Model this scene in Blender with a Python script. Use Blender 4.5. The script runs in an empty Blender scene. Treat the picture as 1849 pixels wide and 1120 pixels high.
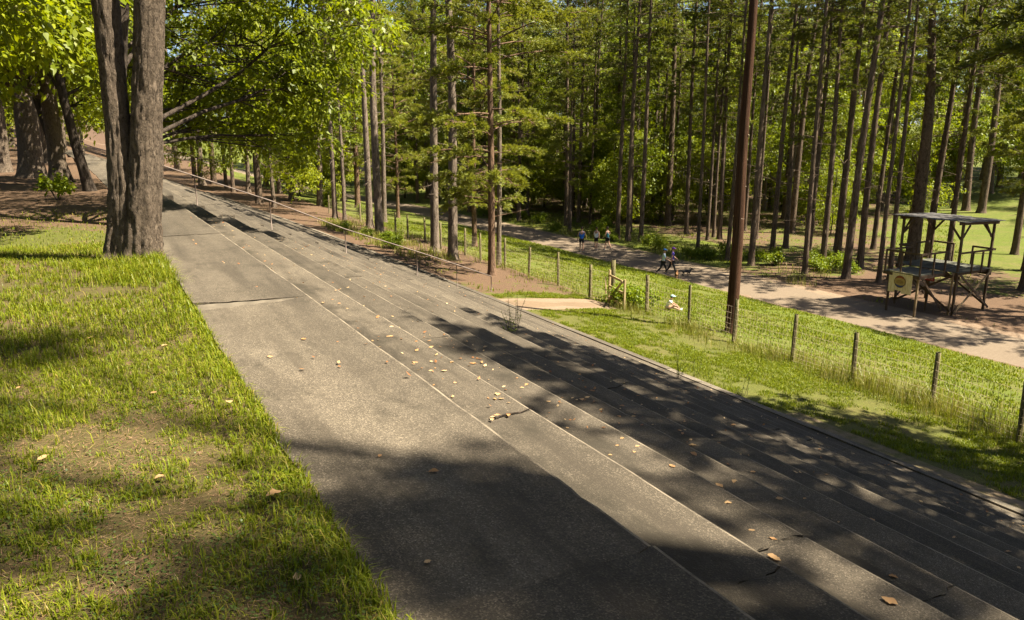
import bpy, bmesh, math, random
import numpy as np
from mathutils import Vector, Matrix
sc = bpy.context.scene
C = sc.collection
PI = math.pi
rng = np.random.default_rng(7)
random.seed(7)

# ------------------------------------------------------------------ camera
cam_d = bpy.data.cameras.new('camera'); cam = bpy.data.objects.new('camera', cam_d); C.objects.link(cam)
cam.location = (0, 0, 2.0)
PITCH, YAW = math.radians(13.34), math.radians(28.72)
cam.rotation_euler = (PI/2 - PITCH, 0, -YAW)
cam_d.sensor_width = 36; cam_d.lens = 27.26; cam_d.clip_start = 0.05; cam_d.clip_end = 2000
sc.camera = cam
# ------------------------------------------------------------------ sky, sun, exposure
SUN_EL, SUN_AZ = math.radians(57), math.radians(128)
w = bpy.data.worlds.new('World'); sc.world = w; w.use_nodes = True
nt = w.node_tree
sky = nt.nodes.new('ShaderNodeTexSky'); sky.sky_type = 'NISHITA'; sky.sun_disc = False
sky.dust_density = 1.0; sky.ozone_density = 0.5; sky.air_density = 0.55
sky.sun_elevation = SUN_EL; sky.sun_rotation = SUN_AZ
nt.links.new(sky.outputs[0], nt.nodes['Background'].inputs[0])
nt.nodes['Background'].inputs[1].default_value = 0.05
sd = bpy.data.lights.new('sun', 'SUN'); sd.energy = 5.0; sd.angle = math.radians(0.53); sd.color = (1.0, 0.92, 0.75)
sun = bpy.data.objects.new('sun', sd); C.objects.link(sun)
SUNV = Vector((math.sin(SUN_AZ)*math.cos(SUN_EL), math.cos(SUN_AZ)*math.cos(SUN_EL), math.sin(SUN_EL)))
sun.rotation_euler = SUNV.to_track_quat('Z', 'Y').to_euler()
sun.location = (40, -30, 60)
sc.view_settings.view_transform = 'Standard'; sc.view_settings.look = 'None'
sc.view_settings.gamma = 1.0; sc.view_settings.exposure = 2.08; sc.view_settings.use_curve_mapping = False
sc.render.engine = 'CYCLES'
cy = sc.cycles
cy.max_bounces = 6; cy.diffuse_bounces = 3; cy.glossy_bounces = 2; cy.transmission_bounces = 4; cy.transparent_max_bounces = 4
cy.caustics_reflective = False; cy.caustics_refractive = False
cy.use_denoising = True; cy.adaptive_threshold = 0.015
try: cy.denoiser = 'OPENIMAGEDENOISE'; cy.denoising_input_passes = 'RGB_ALBEDO_NORMAL'
except Exception: pass

# ------------------------------------------------------------------ small maths
def _h(i, j, k, s):
    n = (i*374761393 + j*668265263 + k*2147483647 + s*1274126177) & 0xffffffff
    n = ((n ^ (n >> 13))*1274126177) & 0xffffffff
    return ((n ^ (n >> 16)) & 0xffff)/65535.0
def vnoise(x, y, z=0.0, s=0):
    """value noise, 0..1, vectorised"""
    x = np.asarray(x, float); y = np.asarray(y, float); z = np.asarray(z, float) + 0*x
    i = np.floor(x).astype(np.int64); j = np.floor(y).astype(np.int64); k = np.floor(z).astype(np.int64)
    u = x-i; v = y-j; t = z-k
    u = u*u*(3-2*u); v = v*v*(3-2*v); t = t*t*(3-2*t)
    r = 0
    for a in (0, 1):
        for b in (0, 1):
            for c in (0, 1):
                r = r + _h(i+a, j+b, k+c, s)*(u if a else 1-u)*(v if b else 1-v)*(t if c else 1-t)
    return r
def fbm(x, y, z=0.0, s=0, o=3):
    r = 0; a = 0.5; f = 1.0; n = 0
    for q in range(o):
        r = r + a*vnoise(np.asarray(x)*f, np.asarray(y)*f, np.asarray(z)*f, s+q); n += a; a *= 0.5; f *= 2.03
    return r/n
def xo(Y):                                   # the terraces bend a little to the left far away
    Y = np.asarray(Y, float)
    return np.where(Y < 60, -0.0005*np.maximum(0, Y-8)**2, -0.0005*52*52 - 0.052*(Y-60))
def zt_base(X, Y):
    X = np.asarray(X, float); Y = np.asarray(Y, float)
    a = 0.86 + xo(Y); b = 13.5 + xo(Y)
    z = np.where(X < a, -0.015, np.where(X < b, -0.015 + (X-a)/(b-a)*(-4.445),
        np.where(X < 18.4, -4.46 - 0.54*(X-b)/(18.4-b), np.where(X < 31, -5 - 2.0*(X-18.4)/12.6, -7.0))))
    return z
def zt(X, Y):
    X = np.asarray(X, float); Y = np.asarray(Y, float)
    z = zt_base(X, Y)
    a = 0.86 + xo(Y); b = 13.5 + xo(Y)
    inside = (X > a+0.07+0.10*fbm(Y*1.7, Y*0+3, 0, 47)) & (X < b-0.12) & (Y < 84)
    amp = np.where(X < a, np.clip((a-X)/3, 0, 1)*0.10, np.where(X > b, np.clip((X-b)/3, 0, 1)*0.14, 0))
    trk = np.clip(1-np.abs(X-33)/4.5, 0, 1)
    amp = amp*(1-trk)
    z = z + amp*(fbm(X*0.22, Y*0.22, 0, 5)-0.5)*2
    z = z + np.where(np.abs(X-a) < 0.2, 0.02+0.06*(fbm(Y*1.3, Y*0, 0, 45)-0.35)+0.03*(fbm(Y*6, X*6, 0, 46)-0.5), 0)
    z = np.where(inside, z-0.55, z)
    z = z + np.clip(X-75, 0, 200)*0.03 + np.clip(Y-120, 0, 300)*0.03
    return z
def ztf(x, y): return float(zt(np.array([x]), np.array([y]))[0])

# ------------------------------------------------------------------ mesh helpers
def mesh_np(name, V, loops, counts, mats=(), smooth=False, midx=None):
    me = bpy.data.meshes.new(name)
    V = np.ascontiguousarray(V, dtype=np.float32); loops = np.ascontiguousarray(loops, dtype=np.int32); counts = np.ascontiguousarray(counts, dtype=np.int32)
    me.vertices.add(len(V)); me.vertices.foreach_set('co', V.ravel())
    me.loops.add(len(loops)); me.loops.foreach_set('vertex_index', loops)
    me.polygons.add(len(counts)); st = np.concatenate([[0], np.cumsum(counts)[:-1]]).astype(np.int32)
    me.polygons.foreach_set('loop_start', st); me.polygons.foreach_set('loop_total', counts)
    me.polygons.foreach_set('use_smooth', np.full(len(counts), bool(smooth)))
    for m in mats: me.materials.append(m)
    if midx is not None: me.polygons.foreach_set('material_index', np.ascontiguousarray(midx, dtype=np.int32))
    me.update(calc_edges=True); me.validate()
    return me
class MB:
    """collects faces; build() links one mesh object"""
    def __init__(s): s.V = []; s.L = []; s.N = []; s.M = []; s.n = 0
    def add(s, V, F, m=0):
        V = np.asarray(V, float); s.V.append(V)
        if isinstance(F, np.ndarray):
            s.L.append((F+s.n).ravel()); s.N.append(np.full(len(F), F.shape[1])); s.M.append(np.full(len(F), m))
        else:
            s.L.append(np.array([i+s.n for f in F for i in f])); s.N.append(np.array([len(f) for f in F])); s.M.append(np.full(len(F), m))
        s.n += len(V); return s
    def box(s, c, d, rz=0, m=0, R=None, bev=0):
        x, y, z = [q/2 for q in d]
        V = np.array([(a*x, b*y, e*z) for e in (-1, 1) for b in (-1, 1) for a in (-1, 1)])
        if R is None: R = np.array(Matrix.Rotation(rz, 3, 'Z'))
        V = V@np.array(R).T + np.array(c)
        return s.add(V, [(0, 2, 3, 1), (4, 5, 7, 6), (0, 1, 5, 4), (2, 6, 7, 3), (0, 4, 6, 2), (1, 3, 7, 5)], m)
    def bar(s, p, q, wd, ht, m=0):
        """square timber from p to q"""
        p = Vector(p); q = Vector(q); d = (q-p); L = d.length; d.normalize()
        up = Vector((0, 0, 1)) if abs(d.z) < 0.95 else Vector((0, 1, 0))
        x = d.cross(up).normalized(); u = x.cross(d)
        R = np.array((x, d, u)).T
        return s.box((p+q)/2, (wd, L, ht), R=R, m=m)
    def tube(s, P, r, n=8, m=0, cap=True):
        V, F = tube_arr(P, r, n); s.add(V, F, m)
        if cap:
            k = len(V); b = s.n-k
            s.L.append(np.array([b+i for i in range(n)][::-1])); s.N.append(np.array([n])); s.M.append(np.array([m]))
            s.L.append(np.array([b+k-n+i for i in range(n)])); s.N.append(np.array([n])); s.M.append(np.array([m]))
        return s
    def mesh(s, name, mats, smooth=False):
        if not isinstance(mats, (list, tuple)): mats = [mats]
        return mesh_np(name, np.concatenate(s.V), np.concatenate(s.L), np.concatenate(s.N), mats, smooth, np.concatenate(s.M))
    def build(s, name, mats, parent=None, smooth=False):
        return link(name, s.mesh(name, mats, smooth), parent)
def tube_arr(P, r, n=8):
    P = np.asarray(P, float); r = np.broadcast_to(np.asarray(r, float), (len(P),))
    T = np.gradient(P, axis=0); T /= np.linalg.norm(T, axis=1)[:, None]+1e-9
    ref = np.array([0, 0, 1.0]) if abs(T[:, 2]).mean() < 0.8 else np.array([1.0, 0, 0])
    A = np.cross(T, ref); A /= np.linalg.norm(A, axis=1)[:, None]+1e-9
    B = np.cross(T, A)
    a = np.linspace(0, 2*PI, n, endpoint=False)
    V = P[:, None, :] + r[:, None, None]*(np.cos(a)[None, :, None]*A[:, None, :] + np.sin(a)[None, :, None]*B[:, None, :])
    k = len(P); i = np.arange(k-1)[:, None]*n; j = np.arange(n)[None, :]; j2 = (j+1) % n
    F = np.stack([i+j, i+n+j, i+n+j2, i+j2], -1).reshape(-1, 4)
    return V.reshape(-1, 3), F
def link(name, me, parent=None, loc=None, rz=0, sc_=1):
    o = bpy.data.objects.new(name, me); C.objects.link(o)
    if parent: o.parent = parent
    if loc is not None: o.location = loc
    o.rotation_euler = (0, 0, rz)
    if sc_ != 1: o.scale = (sc_,)*3
    return o
def tag(o, label=None, cat=None, group=None, kind=None):
    if label: o['label'] = label
    if cat: o['category'] = cat
    if group: o['group'] = group
    if kind: o['kind'] = kind
    return o
def thing(name, label, cat, loc=(0, 0, 0), rz=0, group=None, s=1):
    o = link(name, None, None, loc, rz, s); o.empty_display_size = 0.2
    return tag(o, label, cat, group)

# ------------------------------------------------------------------ materials
def nodes(name):
    m = bpy.data.materials.new(name); m.use_nodes = True
    t = m.node_tree; b = t.nodes['Principled BSDF']; b.inputs['Specular IOR Level'].default_value = 0.25
    return m, t, b
def N(t, kind, **k):
    n = t.nodes.new('ShaderNode'+kind)
    for a, v in k.items():
        if a in n.inputs: n.inputs[a].default_value = v
        else: setattr(n, a, v)
    return n
def ramp(t, src, stops):
    r = t.nodes.new('ShaderNodeValToRGB'); e = r.color_ramp.elements
    while len(e) < len(stops): e.new(0.5)
    for q, (p, c) in zip(e, stops):
        q.position = p; q.color = (*c, 1) if len(c) == 3 else c
    t.links.new(src, r.inputs[0]); return r.outputs[0]
def mixc(t, f, a, b, mode='MIX'):
    m = t.nodes.new('ShaderNodeMix'); m.data_type = 'RGBA'; m.blend_type = mode
    def put(i, v):
        if isinstance(v, (int, float)): m.inputs[i].default_value = v
        elif isinstance(v, tuple): m.inputs[i].default_value = (*v, 1)
        else: t.links.new(v, m.inputs[i])
    put(0, f); put(6, a); put(7, b); return m.outputs[2]
def coord(t, scale=(1, 1, 1), which='Object'):
    tc = t.nodes.new('ShaderNodeTexCoord'); mp = t.nodes.new('ShaderNodeMapping'); mp.inputs['Scale'].default_value = scale
    t.links.new(tc.outputs[which], mp.inputs[0]); return mp.outputs[0]
def noise(t, vec, scale, detail=4, rough=0.55):
    n = N(t, 'TexNoise', Scale=scale, Detail=detail, Roughness=rough); t.links.new(vec, n.inputs['Vector']); return n.outputs[0]
def bump(t, b, h, st=0.3, dist=0.02):
    n = N(t, 'Bump', Strength=st, Distance=dist); t.links.new(h, n.inputs['Height']); t.links.new(n.outputs[0], b.inputs['Normal']); return n
G3 = lambda v: (v, v, v)

def mat_simple(name, col, rough=0.8, var=0.25, scale=6, bmp=0.15, stretch=(1, 1, 1)):
    m, t, b = nodes(name); v = coord(t, stretch)
    n = noise(t, v, scale, 5)
    lo = tuple(max(0, c*(1-var)) for c in col); hi = tuple(min(1, c*(1+var)) for c in col)
    t.links.new(ramp(t, n, [(0.3, lo), (0.7, hi)]), b.inputs['Base Color'])
    b.inputs['Roughness'].default_value = rough
    if bmp: bump(t, b, noise(t, v, scale*6, 3), bmp, 0.01)
    return m
def mat_leaf(name, stops, trans=0.4, tcol=None, rough=0.45):
    m, t, b = nodes(name)
    g = t.nodes.new('ShaderNodeNewGeometry'); oi = t.nodes.new('ShaderNodeObjectInfo')
    a = N(t, 'Math', operation='MULTIPLY_ADD'); t.links.new(g.outputs['Random Per Island'], a.inputs[0]); a.inputs[1].default_value = 0.75
    b2 = N(t, 'Math', operation='MULTIPLY'); t.links.new(oi.outputs['Random'], b2.inputs[0]); b2.inputs[1].default_value = 0.25
    t.links.new(b2.outputs[0], a.inputs[2])
    col = ramp(t, a.outputs[0], stops)
    t.links.new(col, b.inputs['Base Color']); b.inputs['Roughness'].default_value = rough
    tr = t.nodes.new('ShaderNodeBsdfTranslucent')
    t.links.new(mixc(t, 1.0, col, tcol or (1.25, 1.2, 0.5), 'MULTIPLY'), tr.inputs[0])
    mx = t.nodes.new('ShaderNodeMixShader'); mx.inputs[0].default_value = trans
    t.links.new(b.outputs[0], mx.inputs[1]); t.links.new(tr.outputs[0], mx.inputs[2])
    t.links.new(mx.outputs[0], t.nodes['Material Output'].inputs[0])
    return m
def mat_bark(name, lo, hi, sc_=14, stretch=0.28, bst=0.9, pale=None):
    m, t, b = nodes(name); v = coord(t, (1, 1, stretch))
    nc = N(t, 'TexNoise', Scale=sc_*0.7, Detail=4.0); t.links.new(v, nc.inputs['Vector'])
    ad = N(t, 'VectorMath', operation='MULTIPLY_ADD'); t.links.new(nc.outputs[1], ad.inputs[0]); ad.inputs[1].default_value = (0.16, 0.16, 0.16); t.links.new(v, ad.inputs[2])
    n1 = N(t, 'TexNoise', Scale=sc_, Detail=6.0, Roughness=0.72); t.links.new(ad.outputs[0], n1.inputs['Vector'])
    big = noise(t, v, sc_*0.16, 4, 0.6); fine = noise(t, v, sc_*5, 4, 0.75)
    rd = ramp(t, n1.outputs[0], [(0.36, G3(0)), (0.47, G3(0.55)), (0.60, G3(1))])
    c = mixc(t, rd, tuple(q*0.30 for q in lo), mixc(t, big, lo, hi))
    c = mixc(t, ramp(t, fine, [(0.5, G3(0)), (0.78, G3(0.6))]), c, pale or tuple(min(1, q*1.7) for q in hi))
    t.links.new(c, b.inputs['Base Color']); b.inputs['Roughness'].default_value = 0.95; b.inputs['Specular IOR Level'].default_value = 0.1
    bump(t, b, mixc(t, 0.25, rd, fine), bst, 0.035)
    return m
def mat_concrete(name, base, worn=1.0):
    m, t, b = nodes(name); v = coord(t)
    oi = t.nodes.new('ShaderNodeObjectInfo')
    big = noise(t, v, 0.8, 6, 0.65); mid = noise(t, v, 4.5, 6, 0.7); fine = noise(t, v, 110, 3, 0.75)
    c = mixc(t, ramp(t, big, [(0.34, G3(0)), (0.66, G3(1))]), (base[0]*0.60, base[1]*0.585, base[2]*0.56), tuple(q*1.15 for q in base))
    c = mixc(t, ramp(t, mid, [(0.36, G3(0.7)), (0.60, G3(0))]), c, tuple(q*0.55 for q in base))
    vo = N(t, 'TexVoronoi', Scale=125.0); t.links.new(v, vo.inputs['Vector'])
    sep = N(t, 'SeparateColor'); t.links.new(vo.outputs['Color'], sep.inputs[0])
    c = mixc(t, ramp(t, sep.outputs[0], [(0.60, G3(0)), (1.0, G3(0.8))]), c, (base[0]*2.2, base[1]*2.2, base[2]*2.2))
    c = mixc(t, ramp(t, sep.outputs[1], [(0.58, G3(0)), (1.0, G3(0.8))]), c, tuple(q*0.35 for q in base))
    c = mixc(t, ramp(t, fine, [(0.42, G3(0.45)), (0.66, G3(0))]), c, tuple(q*0.5 for q in base))
    v2 = coord(t, (1.9, 0.16, 1)); st = noise(t, v2, 1.5, 5, 0.65)
    c = mixc(t, ramp(t, st, [(0.48, G3(0)), (0.66, G3(0.75))]), c, (base[0]*0.42, base[1]*0.41, base[2]*0.40))
    v3 = coord(t, (1.09, 0.05, 1)); rw_ = noise(t, v3, 1.0, 2, 0.5)
    c = mixc(t, 1.0, c, ramp(t, rw_, [(0.30, G3(0.72)), (0.70, G3(1.22))]), 'MULTIPLY')
    mo = noise(t, v, 0.75, 7, 0.75)
    c = mixc(t, ramp(t, mo, [(0.68, G3(0)), (0.76, G3(0.75))]), c, (0.05, 0.042, 0.010))
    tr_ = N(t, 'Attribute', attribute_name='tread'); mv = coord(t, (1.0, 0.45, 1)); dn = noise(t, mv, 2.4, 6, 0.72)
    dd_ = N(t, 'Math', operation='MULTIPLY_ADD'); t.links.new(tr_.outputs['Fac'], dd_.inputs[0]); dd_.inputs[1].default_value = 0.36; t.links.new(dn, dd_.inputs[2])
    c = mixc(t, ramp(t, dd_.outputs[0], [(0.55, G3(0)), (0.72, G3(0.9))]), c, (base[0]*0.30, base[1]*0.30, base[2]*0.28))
    f = N(t, 'MapRange'); t.links.new(oi.outputs['Random'], f.inputs[0]); f.inputs[3].default_value = 0.84; f.inputs[4].default_value = 1.12
    c = mixc(t, 1.0, c, f.outputs[0], 'MULTIPLY')
    if worn != 1.0:
        c = mixc(t, ramp(t, noise(t, v, 2.6, 5, 0.7), [(0.40, G3(0)), (0.62, G3(0.85))]), c, tuple(q*worn for q in base))
    t.links.new(c, b.inputs['Base Color']); b.inputs['Roughness'].default_value = 0.9
    bump(t, b, mixc(t, 0.5, vo.outputs['Distance'], fine), 0.5, 0.01)
    return m
def mat_ground():
    m, t, b = nodes('ground_soil'); v = coord(t)
    at = N(t, 'Attribute', attribute_name='cover'); sp = N(t, 'SeparateColor'); t.links.new(at.outputs['Color'], sp.inputs[0])
    n1 = noise(t, v, 0.5, 6, 0.65); n2 = noise(t, v, 4.5, 6, 0.7); n3 = noise(t, v, 45, 4, 0.7)
    grass = mixc(t, n2, (0.055, 0.078, 0.005), (0.140, 0.165, 0.010))
    grass = mixc(t, ramp(t, n1, [(0.45, G3(0)), (0.72, G3(0.75))]), grass, (0.17, 0.135, 0.045))
    grass = mixc(t, ramp(t, n3, [(0.42, G3(0.75)), (0.58, G3(0))]), grass, (0.022, 0.026, 0.006))
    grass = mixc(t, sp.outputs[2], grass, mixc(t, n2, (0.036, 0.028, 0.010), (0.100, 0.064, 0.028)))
    straw = mixc(t, n2, (0.060, 0.036, 0.019), (0.170, 0.102, 0.056))
    straw = mixc(t, ramp(t, n3, [(0.40, G3(0.8)), (0.60, G3(0))]), straw, (0.05, 0.028, 0.018))
    dirt = mixc(t, n2, (0.14, 0.095, 0.06), (0.23, 0.165, 0.11))
    def edge(ch, amt=0.5):
        a = N(t, 'Math', operation='MULTIPLY_ADD'); t.links.new(n2, a.inputs[0]); a.inputs[1].default_value = amt
        s2 = N(t, 'Math', operation='SUBTRACT'); t.links.new(sp.outputs[ch], s2.inputs[0]); s2.inputs[1].default_value = amt/2
        t.links.new(s2.outputs[0], a.inputs[2])
        a2 = N(t, 'Math', operation='MULTIPLY_ADD'); t.links.new(n1, a2.inputs[0]); a2.inputs[1].default_value = amt
        s3 = N(t, 'Math', operation='SUBTRACT'); t.links.new(a.outputs[0], s3.inputs[0]); s3.inputs[1].default_value = amt/2
        t.links.new(s3.outputs[0], a2.inputs[2])
        return ramp(t, a2.outputs[0], [(0.42, G3(0)), (0.58, G3(1))])
    c = mixc(t, edge(0, 0.9), grass, straw)
    c = mixc(t, edge(1, 0.35), c, dirt)
    t.links.new(c, b.inputs['Base Color']); b.inputs['Roughness'].default_value = 0.95
    bump(t, b, mixc(t, 0.5, n2, n3), 0.7, 0.05)
    return m
def mat_dirt(name, lo, hi):
    m, t, b = nodes(name); v = coord(t)
    n1 = noise(t, v, 0.6, 5); n2 = noise(t, v, 9, 5, 0.7); n3 = noise(t, v, 60, 3, 0.7)
    c = mixc(t, n1, lo, hi); c = mixc(t, ramp(t, n2, [(0.4, G3(0.5)), (0.65, G3(0))]), c, tuple(q*0.72 for q in lo))
    c = mixc(t, ramp(t, n3, [(0.5, G3(0)), (0.75, G3(0.4))]), c, tuple(q*1.3 for q in hi))
    t.links.new(c, b.inputs['Base Color']); b.inputs['Roughness'].default_value = 0.95
    bump(t, b, mixc(t, 0.5, n2, n3), 0.5, 0.02); return m

M = {}
M['ground'] = mat_ground()
M['track'] = mat_dirt('track_dirt', (0.118, 0.087, 0.058), (0.185, 0.140, 0.097))
M['path'] = mat_dirt('path_dirt', (0.125, 0.084, 0.050), (0.195, 0.135, 0.083))
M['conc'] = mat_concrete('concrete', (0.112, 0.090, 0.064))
M['conc_edge'] = mat_concrete('concrete_edge', (0.130, 0.105, 0.075), 1.6)
M['kerb'] = mat_concrete('kerb_concrete', (0.155, 0.128, 0.095))
M['mortar'] = mat_simple('mortar', (0.110, 0.090, 0.066), 0.9, 0.2, 8, 0.3)
M['bark_big'] = mat_bark('bark_hardwood', (0.155, 0.114, 0.080), (0.235, 0.178, 0.130), 26, 0.42, 1.0, (0.38, 0.31, 0.24))
M['bark_pine'] = mat_bark('bark_pine', (0.100, 0.070, 0.048), (0.180, 0.130, 0.092), 9, 0.22, 0.9)
M['bark_red'] = mat_bark('bark_pine_reddish', (0.135, 0.080, 0.050), (0.235, 0.150, 0.098), 9, 0.22, 0.9)
M['bark_pale'] = mat_bark('bark_pine_pale', (0.145, 0.110, 0.080), (0.245, 0.190, 0.145), 9, 0.22, 0.9)
M['bark_dark'] = mat_bark('bark_dark', (0.045, 0.034, 0.026), (0.085, 0.065, 0.05), 10, 0.25, 0.9)
M['needle'] = mat_leaf('pine_needles', [(0.0, (0.118, 0.138, 0.018)), (0.5, (0.195, 0.215, 0.028)), (1.0, (0.275, 0.278, 0.048))], 0.38, (1.3, 1.2, 0.45))
M['needle_dk'] = mat_leaf('pine_needles_deep', [(0.0, (0.080, 0.100, 0.014)), (0.6, (0.142, 0.162, 0.024)), (1.0, (0.205, 0.210, 0.040))], 0.35, (1.3, 1.2, 0.45))
M['leaf'] = mat_leaf('leaves_fresh', [(0.0, (0.094, 0.126, 0.004)), (0.5, (0.178, 0.212, 0.008)), (1.0, (0.285, 0.300, 0.018))], 0.48, (1.45, 1.40, 0.35))
M['leaf_dk'] = mat_leaf('leaves_wood', [(0.0, (0.080, 0.112, 0.004)), (0.5, (0.150, 0.190, 0.008)), (1.0, (0.240, 0.264, 0.016))], 0.45, (1.4, 1.35, 0.4))
M['shrub'] = mat_leaf('leaves_shrub', [(0.0, (0.08, 0.12, 0.006)), (0.6, (0.15, 0.20, 0.010)), (1.0, (0.25, 0.27, 0.024))], 0.42, (1.4, 1.35, 0.4))
M['grass'] = mat_leaf('grass_blades', [(0.0, (0.070, 0.100, 0.004)), (0.45, (0.138, 0.172, 0.007)), (0.82, (0.218, 0.232, 0.014)), (0.92, (0.29, 0.21, 0.06)), (1.0, (0.34, 0.22, 0.10))], 0.35, (1.3, 1.3, 0.4))
M['grass_dry'] = mat_leaf('grass_tall_dry', [(0.0, (0.10, 0.13, 0.010)), (0.5, (0.18, 0.19, 0.025)), (0.8, (0.27, 0.24, 0.07)), (1.0, (0.34, 0.28, 0.13))], 0.3, (1.2, 1.15, 0.6))
M['clover'] = mat_leaf('clover_leaves', [(0.0, (0.05, 0.085, 0.016)), (1.0, (0.11, 0.15, 0.028))], 0.3, (1.3, 1.3, 0.4))
M['straw'] = mat_leaf('pine_straw', [(0.0, (0.11, 0.055, 0.03)), (0.6, (0.24, 0.135, 0.075)), (1.0, (0.36, 0.24, 0.14))], 0.05, (1, 1, 1), 0.7)
M['litter'] = mat_leaf('dead_leaves', [(0.0, (0.17, 0.06, 0.022)), (0.4, (0.33, 0.16, 0.06)), (0.75, (0.50, 0.34, 0.17)), (1.0, (0.62, 0.50, 0.33))], 0.15, (1.1, 1.0, 0.7), 0.6)
M['post'] = mat_bark('fence_wood', (0.13, 0.115, 0.05), (0.25, 0.21, 0.11), 16, 0.12, 0.4)
M['gatewood'] = mat_simple('gate_wood', (0.32, 0.24, 0.12), 0.85, 0.35, 9, 0.3, (1, 1, 0.3))
M['pole'] = mat_bark('creosote_wood', (0.055, 0.026, 0.015), (0.105, 0.052, 0.030), 16, 0.025, 0.6, (0.17, 0.10, 0.065))
M['band'] = mat_simple('pale_metal', (0.42, 0.33, 0.25), 0.5, 0.2, 9, 0.1)
M['wire'] = mat_simple('rusty_wire', (0.26, 0.20, 0.13), 0.6, 0.3, 4, 0)
M['rail'] = mat_simple('rusted_pipe', (0.15, 0.112, 0.092), 0.6, 0.4, 5, 0.2)
M['towerwood'] = mat_simple('tower_timber', (0.075, 0.048, 0.028), 0.85, 0.4, 7, 0.4, (1, 1, 0.3))
M['towerwood_new'] = mat_simple('tower_timber_pale', (0.20, 0.14, 0.075), 0.85, 0.35, 7, 0.4)
M['deck'] = mat_simple('deck_boards', (0.080, 0.078, 0.060), 0.85, 0.4, 5, 0.4, (0.2, 1, 1))
M['roofb'] = mat_simple('roof_boards', (0.070, 0.064, 0.060), 0.85, 0.5, 5, 0.4)
def flat(name, col, rough=0.75): return mat_simple(name, col, rough, 0.12, 20, 0)
M['skin'] = flat('skin', (0.42, 0.24, 0.16), 0.55)
M['black'] = flat('black_cloth', (0.018, 0.018, 0.02)); M['white'] = flat('white_cloth', (0.72, 0.72, 0.72)); M['blue'] = flat('blue_cloth', (0.025, 0.14, 0.55))
M['ltblue'] = flat('pale_blue_cloth', (0.48, 0.60, 0.72)); M['purple'] = flat('purple_cloth', (0.11, 0.075, 0.40)); M['teal'] = flat('teal_cloth', (0.03, 0.13, 0.17))
M['capblue'] = flat('blue_cap', (0.06, 0.22, 0.55)); M['cappurple'] = flat('purple_cap', (0.30, 0.10, 0.45)); M['capmint'] = flat('mint_cap', (0.30, 0.46, 0.45))
M['hair'] = flat('dark_hair', (0.03, 0.018, 0.012)); M['shoe'] = flat('shoe', (0.12, 0.14, 0.16)); M['eye'] = flat('eye', (0.02, 0.015, 0.01)); M['lip'] = flat('lip', (0.33, 0.12, 0.10))
M['fur_black'] = flat('black_fur', (0.012, 0.011, 0.011)); M['fur_brown'] = flat('brown_fur', (0.20, 0.10, 0.04)); M['fur_tan'] = flat('tan_fur', (0.30, 0.17, 0.07))
M['collar'] = flat('collar', (0.35, 0.02, 0.02))
# ------------------------------------------------------------------ ground
def track_mid(Y): return 33.1 - 0.0013*np.maximum(0, np.asarray(Y, float)-50)**2
def ground_sheet():
    xs = np.concatenate([np.arange(-140, -20, 6), np.arange(-20, -6, 1), np.arange(-6, 0.4, 0.4), np.arange(0.4, 1.4, 0.05), np.arange(1.6, 12.2, 1.0),
                         np.arange(12.2, 14.6, 0.15), np.arange(14.8, 46, 0.6), np.arange(46, 110, 2), np.arange(110, 330, 10)])
    ys = np.concatenate([np.arange(-90, -6, 6), np.arange(-6, 0, 0.5), np.arange(0, 14, 0.2), np.arange(14, 16, 0.4), np.arange(16, 62, 0.8), np.arange(62, 130, 2.5), np.arange(130, 380, 10)])
    X, Y = np.meshgrid(xs, ys); Z = zt(X, Y)
    nx, ny = len(xs), len(ys)
    i = (np.arange(ny-1)[:, None]*nx + np.arange(nx-1)[None, :]).ravel()
    F = np.stack([i, i+1, i+nx+1, i+nx], -1)
    me = mesh_np('ground', np.stack([X, Y, Z], -1).reshape(-1, 3), F.ravel(), np.full(len(F), 4), [M['ground']], True)
    straw, dirt = cover(X.ravel(), Y.ravel())
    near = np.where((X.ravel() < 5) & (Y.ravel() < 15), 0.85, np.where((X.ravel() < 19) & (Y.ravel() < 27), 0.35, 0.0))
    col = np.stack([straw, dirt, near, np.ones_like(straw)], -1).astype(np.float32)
    a = me.color_attributes.new('cover', 'FLOAT_COLOR', 'POINT'); a.data.foreach_set('color', col.ravel())
    return tag(link('ground', me), kind='structure')
def cover(X, Y):
    X = np.asarray(X, float); Y = np.asarray(Y, float)
    s = np.where(X < 7, np.where(Y < 13, 0.38, 0.38+np.clip((Y-16)/4, 0, 1)*0.37),
        np.where(X < 18.6, np.interp(Y, [23, 32], [0.30, 0.74]), np.where(X < 30.5, 0.22,
        np.where(X < 43, np.where(Y < 31, 0.80, np.where(Y < 37, 0.55, 0.32)), np.where((X > 50) & (Y < 0.70*X), 0.18, 0.55)))))
    d = np.zeros_like(s)
    d = np.where((np.abs(X-track_mid(Y)) < 2.7), 0.55, d)
    d = np.where((X > 13.3) & (X < 14.2) & (Y > 3) & (Y < 12), 0.5, d)
    d = np.where((X > 13.2) & (X < 17.9) & (np.abs(Y-24.75) < 1.1), 0.75, d)
    return s, d
ground_sheet()
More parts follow.
